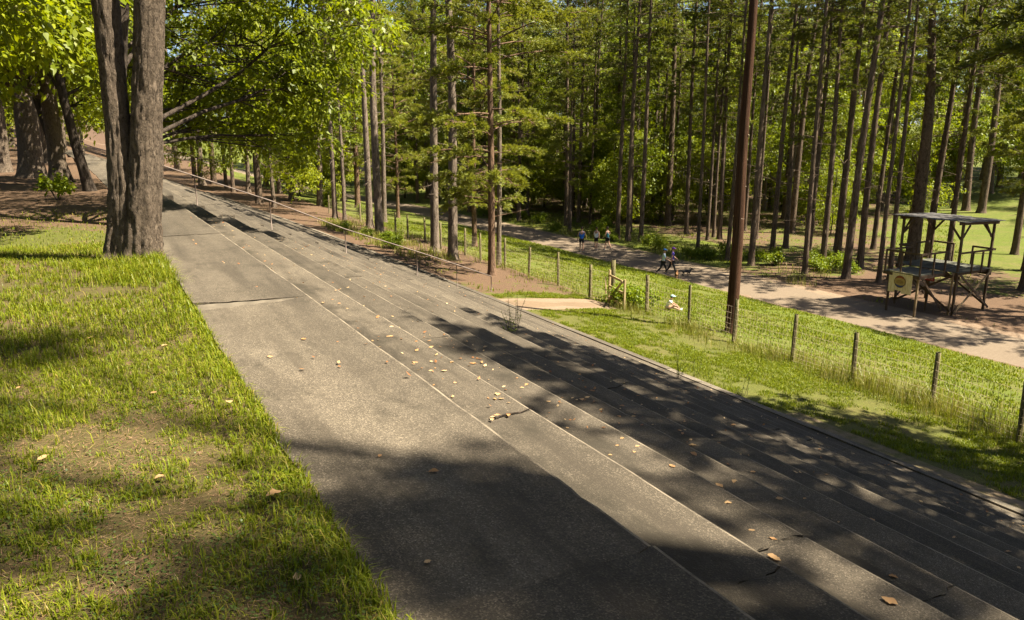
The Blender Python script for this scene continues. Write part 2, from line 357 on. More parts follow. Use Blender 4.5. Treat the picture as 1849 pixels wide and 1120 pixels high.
def strip(name, mat, ys, mid, half, seed, lift=0.012, nu=7, crown=0.0):
    ys = np.asarray(ys, float); u = np.linspace(-1, 1, nu)
    hl = half*(1+0.16*(fbm(ys*0.7, 0*ys, 0, seed)-0.5)*2); hr = half*(1+0.16*(fbm(ys*0.7, 0*ys+9, 0, seed)-0.5)*2)
    m = mid(ys)
    X = m[:, None] + np.where(u < 0, u*hl[:, None], u*hr[:, None]); Y = np.repeat(ys[:, None], nu, 1)
    Z = zt(X, Y) + lift + crown*(1-u**2)[None, :]
    Z[:, 0] -= lift+0.01; Z[:, -1] -= lift+0.01
    n = len(ys); i = (np.arange(n-1)[:, None]*nu+np.arange(nu-1)[None, :]).ravel()
    F = np.stack([i, i+1, i+nu+1, i+nu], -1)
    me = mesh_np(name, np.stack([X, Y, Z], -1).reshape(-1, 3), F.ravel(), np.full(len(F), 4), [mat], True)
    return tag(link(name, me), kind='structure')
strip('dirt_track', M['track'], np.concatenate([np.arange(-40, 80, 0.7), np.arange(80, 190, 3)]), track_mid, 2.25, 31, 0.02)
def footpath():
    xs = np.arange(13.62, 18.2, 0.25); u = np.linspace(-1, 1, 6)
    mid = 24.9 - 0.3*np.sin((xs-13.4)/4.6*2.2); hw = 0.8*(1+1.0*(fbm(xs*1.1, 0*xs, 0, 77)-0.5)) - 0.06*(xs-13.5)
    X = np.repeat(xs[:, None], 6, 1); Y = mid[:, None]+u[None, :]*hw[:, None]; Z = zt(X, Y)+0.012+0.02*(fbm(X*1.5, Y*1.5, 0, 78)-0.6)
    Z[:, 0] -= 0.05; Z[:, -1] -= 0.05
    n = len(xs); i = (np.arange(n-1)[:, None]*6+np.arange(5)[None, :]).ravel()
    F = np.stack([i, i+6, i+7, i+1], -1)
    tag(link('dirt_footpath', mesh_np('dirt_footpath', np.stack([X, Y, Z], -1).reshape(-1, 3), F.ravel(), np.full(len(F), 4), [M['path']], True)), kind='structure')
footpath()

# ------------------------------------------------------------------ concrete terrace
X0, X1, TREAD, RISE, NROW = 0.94, 2.26, 0.92, 0.367, 12
terrace = thing('concrete_terrace', 'long weathered concrete terrace of broad steps falling to the grass below', 'terrace', (0, 0, 0))
JY = [-9, -3.4, 2.66, 9.18, 15.7, 22.2, 27.2, 33.6, 40.1, 46.7, 53.2, 59.8, 66.3, 72.9, 79.4]
def rowx(k): return (X0, X1) if k == 0 else (X1+TREAD*(k-1), X1+TREAD*k)
def slab(k, j):
    xa, xb = rowx(k); z0 = -RISE*k
    near = JY[j] < 16
    ja, jb = (JY[j]+JOFF[k][j]), (JY[j+1]+JOFF[k][j+1])
    nu = 15 if near and k < 5 else 7 if near else 3; ny = max(4, int((jb-ja)/(0.12 if JY[j] in (2.66, -3.4) and k < 7 else 0.25 if near else 1.0)))
    u = np.linspace(0, 1, nu+1); v = np.linspace(0, 1, ny+1)
    gap = (0.012 if j in (1, 2) else 0.008) if near else 0.0045
    y0 = ja+gap + 0.14*(fbm(u*9+k*3.1, u*0+j*7.7, 0, 11)-0.5)*(1 if near else 0.2)
    y1 = jb-gap*(0.2+1.6*vnoise(u*6, u*0+k*3+j, 0, 19)) + 0.14*(fbm(u*9+k*3.1, u*0+(j+1)*7.7, 0, 11)-0.5)*(1 if near else 0.2)
    U, Vv = np.meshgrid(u, v)
    Y = y0[None, :]*(1-Vv)+y1[None, :]*Vv
    r = random.Random(k*131+j*17)
    dx, dz, ty = r.uniform(-.012, .012), r.uniform(-.010, .006), r.uniform(-.008, .008)
    if k == 0 and j == 3: dx = 0.0
    sh = xo(Y)
    fr = xb + dx + 0.014*(fbm(Y[:, -1]*2.2, Y[:, -1]*0+k, 0, 21)-0.5)
    if near:                                              # chipped arris
        c = vnoise(Y[:, -1]*3.7, Y[:, -1]*0+k*5.3, 0, 22); fr = fr - np.clip(c-0.88, 0, 1)*0.22*(0.4+1.2*vnoise(Y[:, -1]*15, Y[:, -1]*0+k, 0, 24))
    bv = 0.026
    xa_ = xa+0.004 + (0.05*(fbm(Y[:, :1]*1.6, Y[:, :1]*0, 0, 48)-0.5) if k == 0 else 0)
    Xg = xa_*(1-U) + (fr[:, None]-bv)*U + sh
    def top(Xg, Y):
        z = z0+dz+ty*((Y-ja)/(jb-ja)-0.5)*2 + 0.010*(fbm(Xg*0.9, Y*0.9, 0, 23+k)-0.5)
        if k == 0 and j == 3: z = z + 0.05*np.clip((2.1-(Xg-sh[:, :Xg.shape[1]] if Xg.ndim > 1 else Xg))/1.15, 0, 1)*np.clip(1-(Y-9.2)/6.4, 0, 1)
        return z
    Zg = top(Xg, Y)
    Zf = Zg[:, -1]
    cols = [np.stack([Xg[:, 0], Y[:, 0], Zg[:, 0]-0.36], -1)]
    for q in range(nu+1): cols.append(np.stack([Xg[:, q], Y[:, q], Zg[:, q]], -1))
    shf = sh[:, -1]
    cols.append(np.stack([fr+shf-0.003, Y[:, -1], Zf-0.007], -1))
    cols.append(np.stack([fr+shf, Y[:, -1], Zf-bv-0.006], -1))
    cols.append(np.stack([fr+shf, Y[:, -1], Zf-0.40], -1))
    P = np.stack(cols, 1); nc = P.shape[1]; n = P.shape[0]
    i = (np.arange(n-1)[:, None]*nc+np.arange(nc-1)[None, :])
    F = np.stack([i, i+1, i+nc+1, i+nc], -1)
    mi = np.zeros(i.shape, int); mi[:, nc-3] = 1; mi[:, nc-4] = 1
    b = MB(); b.V.append(P.reshape(-1, 3)); b.n = n*nc
    b.L.append(F.reshape(-1)); b.N.append(np.full(F.shape[0]*F.shape[1], 4)); b.M.append(mi.ravel())
    b.L.append(np.arange(nc)[::-1]); b.N.append(np.array([nc])); b.M.append(np.array([0]))
    b.L.append(np.arange(nc)+(n-1)*nc); b.N.append(np.array([nc])); b.M.append(np.array([0]))
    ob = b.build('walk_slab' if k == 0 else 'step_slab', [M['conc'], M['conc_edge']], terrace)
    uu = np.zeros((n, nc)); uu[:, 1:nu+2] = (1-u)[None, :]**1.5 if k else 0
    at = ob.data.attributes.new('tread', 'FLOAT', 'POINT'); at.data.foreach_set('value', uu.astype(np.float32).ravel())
rj = random.Random(5)
JOFF = []
for k in range(NROW+1):
    o = [rj.uniform(-.25, .25) if k > 2 else rj.uniform(-.03, .03) for _ in JY]
    if k == 2: o[2] = 0.62
    o[6] = 0; JOFF.append(o)
for k in range(NROW+1):
    for j in range(len(JY)-1): slab(k, j)
for k in range(NROW):                                    # half steps of the aisle beside the handrail
    xa = rowx(k)[1]+float(xo(28.0)); b = MB()
    b.box((xa+0.235, 28.0+rj.uniform(-.03, .03), -RISE*k-0.183-0.09), (0.45, 1.35, 0.20)); b.build('aisle_step', M['conc'], terrace)
yk = -8.0; kk = 0
while yk < 80:                                           # pale kerb along the foot of the steps
    L = 4.9+rj.uniform(-.4, .4); ys = np.linspace(yk+0.006, yk+L-0.006, 6); b = MB()
    xe = rowx(NROW)[1]+0.02+xo(ys); ztop = -RISE*NROW+0.012+rj.uniform(-.012, .012)
    wd = 0.21+rj.uniform(-.02, .02); P = []
    for x_, y_ in zip(xe, ys): P += [(x_, y_, ztop-0.3), (x_, y_, ztop), (x_+wd-0.02, y_, ztop-0.004), (x_+wd, y_, ztop-0.025), (x_+wd+0.02, y_, ztop-0.4)]
    P = np.array(P); i = (np.arange(5)[:, None]*5+np.arange(4)[None, :]).ravel()
    b.add(P, np.stack([i, i+1, i+6, i+5], -1)); b.L += [np.arange(5)[::-1], np.arange(5)+25]; b.N += [np.array([5]), np.array([5])]; b.M += [np.array([0]), np.array([0])]
    b.build('kerb_stone', M['kerb'], terrace); yk += L; kk += 1
def mortar_wedge():                                      # pale mortar ramp patched against the lifted walk slab
    xs = np.linspace(0.97, 2.05, 24); V = []; F = []
    for q, x in enumerate(xs):
        t = (x-0.97)/1.08; h = 0.04*(1-t)**0.9+0.006; L = 0.085*(1-t)**0.5*(1+0.2*math.sin(9*t))+0.02
        yb = 9.155+0.012*math.sin(x*23)
        V += [(x, yb, h*0.92), (x, yb-0.03, h*0.86), (x, yb-L*0.5, h*0.42), (x, yb-L, 0.008), (x, yb-L-0.02, -0.02)]
    for q in range(23):
        for a in range(4): F.append((q*5+a, q*5+a+1, q*5+a+6, q*5+a+5))
    b = MB(); b.add(np.array(V), F); b.build('mortar_patch', M['mortar'], terrace, True)
mortar_wedge()

# ------------------------------------------------------------------ handrail down the steps
HR = thing('handrail', 'thin rusted pipe handrail running down across the concrete steps', 'handrail', (2.0, 27.3, 0))
def rel(p, o): return tuple(np.array(p)-np.array(o.location))
rp = [(3.2, 0.43), (5.52, -0.46), (8.09, -1.60), (10.82, -2.62), (12.48, -3.27), (14.0, -3.88)]
b = MB(); b.tube([rel(p, HR) for p in [(1.2, 27.3, 0.93), (2.3, 27.3, 0.78)]+[(x, 27.3, z) for x, z in rp]], 0.020, 8); b.build('rail', M['rail'], HR, True)
for x, z in rp+[(1.3, 0.92)]:
    k = min(NROW, max(0, math.ceil((x-float(xo(27.3))-X1)/TREAD))); zz = -RISE*k-0.02 if x < 13.6 else ztf(x, 27.3)-0.1
    b = MB(); b.tube([rel((x+0.02, 27.3, zz), HR), rel((x, 27.3, z-0.01), HR)], 0.018, 8); b.build('post', M['rail'], HR, True)

# ------------------------------------------------------------------ wire fence
FP = [(17.3, 62.5), (17.5, 59.2), (17.7, 55.6), (17.9, 52.2), (17.9, 48.8), (17.7, 46.0), (18.0, 43.9), (17.8, 41.0), (18.3, 38.8), (18.1, 36.5), (18.4, 34.3), (18.4, 31.9), (18.2, 28.9), (18.0, 26.1),
      (18.5, 25.2), (18.6, 23.1), (18.6, 20.7), (18.55, 18.4), (18.3, 15.7), (18.1, 13.4), (18.3, 11.2), (17.8, 8.8), (18.1, 6.2)]
LEAN = {11: (-0.05, -0.16), 3: (0.02, -0.10), 2: (0.03, 0.08), 21: (0.02, 0.03), 20: (0.03, 0.02)}
FN = thing('wire_fence', 'wire mesh fence on round wooden posts between lawn and terrace', 'fence', (18.2, 25, ztf(18.2, 25)))
ptop = []
for q, (x, y) in enumerate(FP):
    z = ztf(x, y); h = 1.47+rj.uniform(-.06, .08); r = 0.062+rj.uniform(-.008, .01)
    if q == 14: r = 0.095; h = 1.75
    lx, ly = LEAN.get(q, (rj.uniform(-.02, .02), rj.uniform(-.02, .02)))
    zs = np.array([-0.25, 0, 0.4, 0.8, 1.1, h-0.01, h]); P = [(x+lx*s, y+ly*s, z+s) for s in zs]
    rr = r*np.array([1.05, 1.03, 1.0, 1.02, 0.98, 0.97, 0.80])*np.array([1, 1, rj.uniform(.95, 1.05), rj.uniform(.95, 1.05), 1, 1, 1])
    bb = MB(); bb.tube([rel(p, FN) for p in P], rr, 9); bb.build('post', M['post'], FN, True); ptop.append((x, y, z, lx, ly))
bb = MB(); bv_ = MB()
for q in range(len(FP)-1):
    if q == 14: continue                                # the gate hangs here
    a, c = ptop[q], ptop[q+1]; L = math.hypot(a[0]-c[0], a[1]-c[1])
    for h in (0.08, 0.2, 0.32, 0.46, 0.62, 0.80, 1.0, 1.22):
        P = []
        for t in np.linspace(0, 1, 5):
            P.append(rel((a[0]*(1-t)+c[0]*t+(a[3]*(1-t)+c[3]*t)*h-0.065, a[1]*(1-t)+c[1]*t+(a[4]*(1-t)+c[4]*t)*h, a[2]*(1-t)+c[2]*t+h-0.05*t*(1-t)*(1+math.sin(q*3+h*9))), FN))
        bb.tube(P, 0.0045, 3, cap=False)
    for t in np.arange(0.02, 1, 0.15/L):
        x = a[0]*(1-t)+c[0]*t-0.068; y = a[1]*(1-t)+c[1]*t; z = a[2]*(1-t)+c[2]*t
        lx = a[3]*(1-t)+c[3]*t; ly = a[4]*(1-t)+c[4]*t
        bv_.tube([rel((x, y, z+0.08), FN), rel((x+lx*1.2, y+ly*1.2, z+1.2), FN)], 0.0036, 3, cap=False)
bb.build('line_wire', M['wire'], FN)['kind'] = 'stuff'; bv_.build('mesh_wire', M['wire'], FN)['kind'] = 'stuff'
# gate
g0 = np.array([18.15, 24.95]); g1 = np.array([17.85, 23.55]); gz = ztf(18, 24.3)
GT = thing('wooden_gate', 'small open-framed wooden gate with a diagonal brace in the wire fence', 'gate', (*g0, gz))
def gp(t, h): p = g0*(1-t)+g1*t; return rel((p[0], p[1], gz+h), GT)
for t, h in ((0, 1.35), (1, 1.22)): MB().bar(gp(t, 0.02), gp(t, h), 0.075, 0.075).build('stile', M['gatewood'], GT)
for h in (0.25, 0.72, 1.16): MB().bar(np.array(gp(0.03, h))-[0.05, 0, 0], np.array(gp(0.98, h-0.03))-[0.05, 0, 0], 0.03, 0.085).build('gate_rail', M['gatewood'], GT)
MB().bar(np.array(gp(0.02, 0.10))-[0.085, 0, 0], np.array(gp(0.96, 1.15))-[0.085, 0, 0], 0.03, 0.09).build('brace', M['gatewood'], GT)
MB().bar(np.array(gp(-0.22, 0.05)), np.array(gp(-0.30, 0.98)), 0.05, 0.05).build('prop', M['gatewood'], GT)

# ------------------------------------------------------------------ utility pole, marker post
pz = ztf(19.6, 19.6)
UP = thing('utility_pole', 'tall reddish brown wooden utility pole rising behind the fence', 'utility pole', (19.6, 19.6, pz))
hs = np.linspace(-0.4, 12.5, 14); b = MB(); b.tube([(0.015*math.sin(h*.7), 0.015*math.cos(h*.9), h) for h in hs], 0.215-0.0075*np.maximum(hs, 0), 20); b.build('shaft', M['pole'], UP, True)
for h, a0 in ((0.9, 0.2), (1.35, 2), (3.0, 1), (4.1, 0), (5.2, .6), (6.1, 1.2), (6.9, .4), (8.0, .9)):
    r = 0.217-0.0075*h; P = [(r*math.cos(a), r*math.sin(a), h+0.02*math.sin(a*2)) for a in np.linspace(a0-1.9, a0-0.2, 9)]
    b = MB(); b.tube(P, 0.011, 6); b.build('staple', M['band'], UP, True)
mz = ztf(22.8, 86)
b = MB(); b.tube([(0, 0, -0.2), (0, 0, 1.7), (0.02, 0, 3.5)], [0.07, 0.065, 0.055], 8)
tag(link('marker_post', b.mesh('marker_post', M['band'], True), None, (22.8, 86, mz)), 'pale slim upright post standing in the grass left of the pines', 'post')

# ------------------------------------------------------------------ lookout tower
TZ = -7.0
TW = thing('lookout_tower', 'dark timber lookout stand with railed deck and flat board roof beside the dirt track', 'tower', (37.0, 23.5, TZ))
def T(x, y, z): return (x-37.0, y-23.5, z)
def timber(name, p, q, wd=0.09, ht=0.09, mat='towerwood'): return MB().bar(T(*p), T(*q), wd, ht).build(name, M[mat], TW)
RX, RY = (36.6, 39.15), (22.0, 25.1)
DZ, RZ = 2.12, 4.33
DECK = link('deck', None, TW); ROOF = link('roof', None, TW)
for x in RX:
    for y in RY: timber('roof_post', (x, y, -0.1), (x, y, RZ+(0.06 if x > 38 else 0.16)), 0.10, 0.10)
for x, y in ((34.75, 24.25), (34.55, 22.6), (36.45, 23.3)): timber('leg', (x, y, -0.1), (x, y, DZ-0.05), 0.09, 0.09, 'towerwood' if y != 22.6 else 'towerwood_new')
for x, y in ((36.48, 22.08), ): timber('splice', (x-0.07, y, 0.0), (x-0.07, y, 2.1), 0.05, 0.08, 'towerwood_new')
# deck frame, deck boards
for y in (RY[0]-0.0, RY[1]+0.0): timber('joist', (RX[0]-0.15, y+0.075, DZ-0.10), (RX[1]+0.15, y+0.075, DZ-0.10), 0.05, 0.16)
for x in RX: timber('joist', (x+0.08, RY[0]-0.1, DZ-0.27), (x+0.08, RY[1]+0.1, DZ-0.27), 0.05, 0.16)
nb = 22
for q in range(nb):
    y = RY[0]-0.12+(RY[1]-RY[0]+0.24)*(q+0.5)/nb
    MB().box(T((RX[0]+RX[1])/2+rj.uniform(-.02, .02), y, DZ+rj.uniform(0, .006)), (RX[1]-RX[0]+0.34, (RY[1]-RY[0]+0.24)/nb-0.012, 0.04)).build('deck_board', M['deck'], DECK)
for q in range(11):
    y = 22.5+1.85*(q+0.5)/11
    MB().box(T(35.40, y, DZ-0.07+rj.uniform(0, .006)), (2.05, 1.85/11-0.012, 0.04)).build('deck_board', M['deck'], DECK)
for y in (22.5, 24.3): timber('joist', (34.45, y, DZ-0.17), (36.5, y, DZ-0.17), 0.05, 0.14)
timber('joist', (34.42, 22.45, DZ-0.17), (34.42, 24.40, DZ-0.17), 0.05, 0.14)
# roof boards on two beams
for y in RY: MB().bar(T(RX[0]-0.3, y, RZ+0.16), T(RX[1]+0.35, y, RZ+0.05), 0.07, 0.14).build('roof_beam', M['towerwood'], ROOF)
nb = 18
for q in range(nb):
    y = 21.70+3.85*(q+0.5)/nb; z = RZ+0.20+rj.uniform(-.012, .014); ex = rj.uniform(-.09, .09)
    MB().bar(T(36.28+ex, y, z+0.06+rj.uniform(-.012, .012)), T(39.6+ex, y, z-0.03), 3.85/nb-0.014, 0.03).build('roof_board', M['roofb'], ROOF)
# rails
def railing(pts, posts):
    for a, c in zip(pts[:-1], pts[1:]): timber('guard_rail', (*a, DZ+0.95), (*c, DZ+0.95), 0.05, 0.09)
    for p in posts: timber('guard_post', (*p, DZ-0.12), (*p, DZ+0.98), 0.07, 0.07)
railing([(34.45, 24.35), (34.45, 22.5), (36.45, 22.5)], [(34.45, 24.35), (34.45, 23.5), (34.45, 22.5), (35.45, 22.5), (36.35, 22.5)])
railing([(34.45, 24.35), (36.5, 24.35), (36.5, 25.15), (39.3, 25.15), (39.3, 24.0)], [(35.5, 24.35), (36.42, 24.35), (38.0, 25.15), (39.3, 24.0)])
railing([(39.3, 23.0), (39.3, 21.87), (36.42, 21.87)], [(39.3, 23.0), (38.3, 21.87), (37.5, 21.87)])
# braces
for a, c, m in (((36.5, 21.86, 0.15), (39.2, 21.86, 2.05), 'towerwood_new'), ((36.5, 21.80, 2.05), (39.2, 21.80, 0.15), 'towerwood'), ((36.38, 22.0, 0.2), (36.38, 25.0, 2.0), 'towerwood'), ((36.30, 22.0, 2.0), (36.30, 25.0, 0.2), 'towerwood'),
                ((39.30, 22.0, 0.2), (39.30, 25.0, 2.0), 'towerwood'), ((36.5, 25.16, 0.2), (39.2, 25.16, 2.0), 'towerwood'), ((36.5, 25.22, 2.0), (39.2, 25.22, 0.2), 'towerwood'),
                ((34.6, 22.53, 2.0), (36.45, 22.53, 0.25), 'towerwood')): timber('cross_brace', a, c, 0.035, 0.10, m)
for x in RX:
    for y in RY:
        s = 1 if y < 23 else -1; e = 1 if x < 38 else -1
        timber('knee_brace', (x, y+0.05*s, RZ-0.62), (x, y+0.62*s, RZ+0.06), 0.05, 0.09)
        timber('knee_brace', (x+0.05*e, y+0.04, RZ-0.66), (x+0.62*e, y+0.04, RZ+0.04), 0.05, 0.09)
# board sign with a round emblem, hung under the low deck; seven planks with ragged ends
SG = thing('board_sign', 'pale yellowed plank sign with a round red and blue emblem under the tower deck', 'sign', (34.40, 23.42, TZ+1.10))
def mat_board():
    m, t, b = nodes('yellowed_paint'); v = coord(t, (1, 6, 0.5)); n = noise(t, v, 5, 5, 0.7)
    t.links.new(ramp(t, n, [(0.3, (0.42, 0.30, 0.10)), (0.5, (0.62, 0.52, 0.28)), (0.75, (0.78, 0.72, 0.55))]), b.inputs['Base Color']); b.inputs['Roughness'].default_value = 0.7; return m
M['board'] = mat_board(); M['emb_red'] = flat('emblem_red', (0.22, 0.045, 0.02)); M['emb_blue'] = flat('emblem_blue', (0.03, 0.055, 0.14)); M['emb_tan'] = flat('emblem_tan', (0.36, 0.26, 0.08)); M['emb_dark'] = flat('emblem_brown', (0.17, 0.10, 0.03))
for q in range(7):
    y = -0.62+1.24*(q+0.5)/7; lo = -0.02+(0.10 if q in (3, 4) else 0)+rj.uniform(-.03, .05)
    MB().box((0.008*math.sin(q*2.3), y, (lo+1.0)/2), (0.022, 1.24/7-0.006, 1.0-lo)).build('plank', M['board'], SG)
def disc(name, mat, ri, ro, a0, a1, x, n=26, z0=0.53, squash=1, par=None):
    V = []; F = []
    for q in range(n+1):
        a = a0+(a1-a0)*q/n
        V += [(x, ri*math.cos(a), z0+ri*math.sin(a)*squash), (x, ro*math.cos(a), z0+ro*math.sin(a)*squash), (x+.006, ri*math.cos(a), z0+ri*math.sin(a)*squash), (x+.006, ro*math.cos(a), z0+ro*math.sin(a)*squash)]
    for q in range(n):
        k = q*4; F += [(k, k+4, k+5, k+1), (k+2, k+3, k+7, k+6), (k+1, k+5, k+7, k+3), (k, k+2, k+6, k+4)]
    b = MB(); b.add(np.array(V), F); return b.build(name, M[mat], par or SG)
EMB = disc('emblem', 'emb_tan', 0.002, 0.30, 0, 2*PI, -0.030)
disc('emblem_ring', 'emb_dark', 0.275, 0.305, 0, 2*PI, -0.036, 32, par=EMB)
def cap_seg(name, mat, sgn):
    V = []; n = 14
    a0 = math.radians(28)
    for q in range(n+1):
        a = a0+(PI-2*a0)*q/n; V.append((-0.038, 0.275*math.cos(a), 0.53+sgn*0.275*math.sin(a)))
    for q in range(n+1):
        a = a0+(PI-2*a0)*(n-q)/n; V.append((-0.038, 0.25*math.cos(a), 0.53+sgn*(0.275*math.sin(a0)+0.06*math.sin((n-q)/n*PI))))
    V2 = [(x+.005, y, z) for x, y, z in V]; k = len(V)
    F = [tuple(range(k)) if sgn < 0 else tuple(range(k))[::-1]]+[(i, (i+1) % k, (i+1) % k+k, i+k) for i in range(k)]
    b = MB(); b.add(np.array(V+V2), F); b.build(name, M[mat], EMB)
cap_seg('emblem_top', 'emb_red', 1); cap_seg('emblem_bottom', 'emb_blue', -1)
for q, (y, h) in enumerate(((0.15, .13), (0.09, .16), (0.03, .16), (-0.04, .17), (-0.10, .14), (-0.16, .11))):
    MB().box((-0.040, y, 0.525), (0.004, 0.026, h)).build('emblem_stroke', M['emb_dark'], EMB)
# small red warning sign, two rows of white strokes
RS = thing('red_sign', 'small faded red sign with pale lettering below the middle of the tower deck', 'sign', (36.28, 23.15, TZ+1.55))
M['signred'] = flat('sign_red', (0.34, 0.055, 0.045)); M['signpale'] = flat('sign_pale', (0.62, 0.45, 0.40))
MB().box((0, 0, 0.26), (0.02, 0.50, 0.52)).build('panel', M['signred'], RS)
RSP = RS.children[0]
for r_, row in enumerate(((0.17, 0.10, 0.0, -0.08, -0.16), (0.15, 0.04, -0.05, -0.15), (0.17, 0.06, -0.02, -0.13))):
    for y in row: MB().box((-0.014, y, 0.42-0.15*r_), (0.006, 0.05, 0.085)).build('letter', M['signpale'], RSP)
# ------------------------------------------------------------------ foliage builders
def unit(v): return v/(np.linalg.norm(v, axis=-1, keepdims=True)+1e-9)
def runit(r, n): return unit(r.normal(size=(n, 3)))
def needles_mesh(name, P, D, r, m, ln, wd, spread, mat):
    """tufts of pine needles: at each point P, m thin blades fanning round D"""
    n = len(P); P = np.repeat(P, m, 0); D = np.repeat(D, m, 0)
    d = unit(D + spread*runit(r, n*m)); L = ln*r.uniform(0.65, 1.15, (n*m, 1))
    sd = unit(np.cross(d, runit(r, n*m)))*wd
    tip = P+d*L + np.array([0, 0, -0.12])*L
    V = np.stack([P-sd*0.6, P+sd*0.6, P+d*L*0.6+sd, tip], 1).reshape(-1, 3)
    i = np.arange(n*m)*4
    F = np.stack([i, i+1, i+2, i+3], -1)
    return mesh_np(name, V, F.ravel(), np.full(n*m, 4), [mat])
def leaves_mesh(name, P, D, Nn, L, W, mat, droop=0.25):
    n = len(P); L = L[:, None]; W = W[:, None]
    sd = unit(np.cross(D, Nn)); up = unit(np.cross(sd, D))
    mid = P+D*L*0.45
    V = np.stack([P, mid+sd*W*0.5-up*L*0.05, P+D*L-np.array([0, 0, 1.0])*L*droop, mid-sd*W*0.5-up*L*0.05], 1).reshape(-1, 3)
    i = np.arange(n)*4
    return mesh_np(name, V, np.stack([i, i+1, i+2, i+3], -1).ravel(), np.full(n, 4), [mat])
def trunk_mesh(name, path, rad, n, mat, flare=0.4, bumps=0.0, r=None):
    b = MB(); b.tube(path, rad, n); return b.mesh(name, mat, True)
def pine_proto(seed, H, r0, lo, R, whorl, tw, mt, needle, bark, ln=0.22, wd=0.017, droop=0.15, dead=16, flat_=0.35, m=12):
    r = np.random.default_rng(seed)
    hs = np.concatenate([[-0.4, 0, 0.12, 0.3, 0.6], np.linspace(1.2, H, 22)])
    ph = r.uniform(0, 6, 4); amp = 0.0045*H
    def axis(h): 
        q = np.asarray(h)/H; return np.stack([amp*np.sin(q*5+ph[0])*q*2+amp*0.5*np.sin(q*11+ph[1])*q, amp*np.sin(q*4+ph[2])*q*2, np.asarray(h, float)], -1)
    rad = r0*(np.clip(1-hs/H, 0.02, 1)**0.75) + r0*0.45*np.exp(-np.clip(hs, 0, 9)/0.28)
    tm = trunk_mesh('trunk', axis(hs), rad, 12, M[bark])
    wood = MB(); TP = []; TD = []
    h = lo*H
    while h < H-0.2:
        t = (h-lo*H)/(H*(1-lo)); prof = (1-t)**0.55*(0.6+0.4*min(1, t*4))
        for q in range(r.integers(max(1, whorl-1), whorl+2)):
            az = r.uniform(0, 2*PI); L = R*prof*r.uniform(0.22, 1.2)+0.25
            s0 = axis(h+r.uniform(-.2, .2)); dirh = np.array([math.cos(az), math.sin(az), 0]); bend = r.uniform(-.4, .4)
            ss = np.linspace(0, 1, 6); lift = r.uniform(-0.05, 0.45)+0.4*t
            side = np.array([-dirh[1], dirh[0], 0])
            Pb = s0 + dirh*L*ss[:, None] + side*(bend*L*0.3*ss**2)[:, None] + np.array([0, 0, 1.0])*(L*(lift*ss - droop*1.6*ss**2))[:, None]
            wood.tube(Pb, 0.012+0.011*L*(1-ss*0.85)*0.6, 4, cap=False)
            nt_ = max(3, int(tw*1.6*L))
            for k in range(nt_):
                u = r.uniform(0.28, 1.0)**0.8; p = np.array([np.interp(u, ss, Pb[:, a]) for a in range(3)])
                sgn = 1 if k % 2 else -1
                td = unit(dirh*r.uniform(0.4, 1.0) + side*sgn*r.uniform(0.3, 1.0) + np.array([0, 0, r.uniform(-.25, .35)]))
                tl = (0.25+0.28*L*(1.15-u))*r.uniform(0.6, 1.2)
                nn = max(2, int(mt*tl*1.6+1))
                ts = np.linspace(0.45, 1, nn)[:, None]
                Q = p+td*tl*ts + np.array([0, 0, -0.12])*tl*ts**2 + r.normal(0, 0.06, (nn, 3))
                TP.append(Q); TD.append(np.repeat(unit(td+np.array([0, 0, 0.35]))[None], nn, 0))
                wood.tube([p, p+td*tl*0.6, Q[-1]], [0.009, 0.006, 0.003], 3, cap=False)
        h += r.uniform(0.25, 1.05)*(1.0 if t < 0.7 else 0.6)
    for q in range(dead):                                # bare dead limbs below the crown
        h = r.uniform(0.10, lo+0.12)*H; az = r.uniform(0, 2*PI); L = r.uniform(0.3, 1.9)
        d = np.array([math.cos(az), math.sin(az), r.uniform(-.3, .25)]); s0 = axis(h)
        k = r.uniform(-.3, .3, 3)
        Pd = [s0, s0+d*L*0.5+k*0.15*L, s0+d*L+k*0.4*L]
        wood.tube(Pd, [0.018, 0.012, 0.004], 4, cap=False)
        for a in range(r.integers(0, 3)):
            e = s0+d*L*r.uniform(0.4, 0.9); wood.tube([e, e+runit(r, 1)[0]*L*0.3], [0.007, 0.003], 3, cap=False)
    P = np.concatenate(TP); D = np.concatenate(TD)
    cm = needles_mesh('crown', P, D, r, m, ln, wd, 0.75, M[needle])
    return tm, wood.mesh('branches', M[bark], True), cm
def blob_points(r, blobs, dens, gap=0.42, seed=0):
    out = []; own = []
    for bi, (cx, cy, cz, rx, ry, rz, k) in enumerate(blobs):
        n = int(k*dens*1.9)
        d = runit(r, n); q = r.uniform(0.05, 1, (n, 1))**0.42
        P = np.array([cx, cy, cz])+d*q*np.array([rx, ry, rz])*(0.8+0.4*vnoise(d[:, 0]*2.2+bi*7, d[:, 1]*2.2, d[:, 2]*2.2, seed))[:, None]
        keep = vnoise(P[:, 0]*0.75, P[:, 1]*0.75, P[:, 2]*0.95, seed+3) > gap
        P = P[keep][:int(k*dens)]; out.append(P); own.append(np.full(len(P), bi))
    return np.concatenate(out), np.concatenate(own)
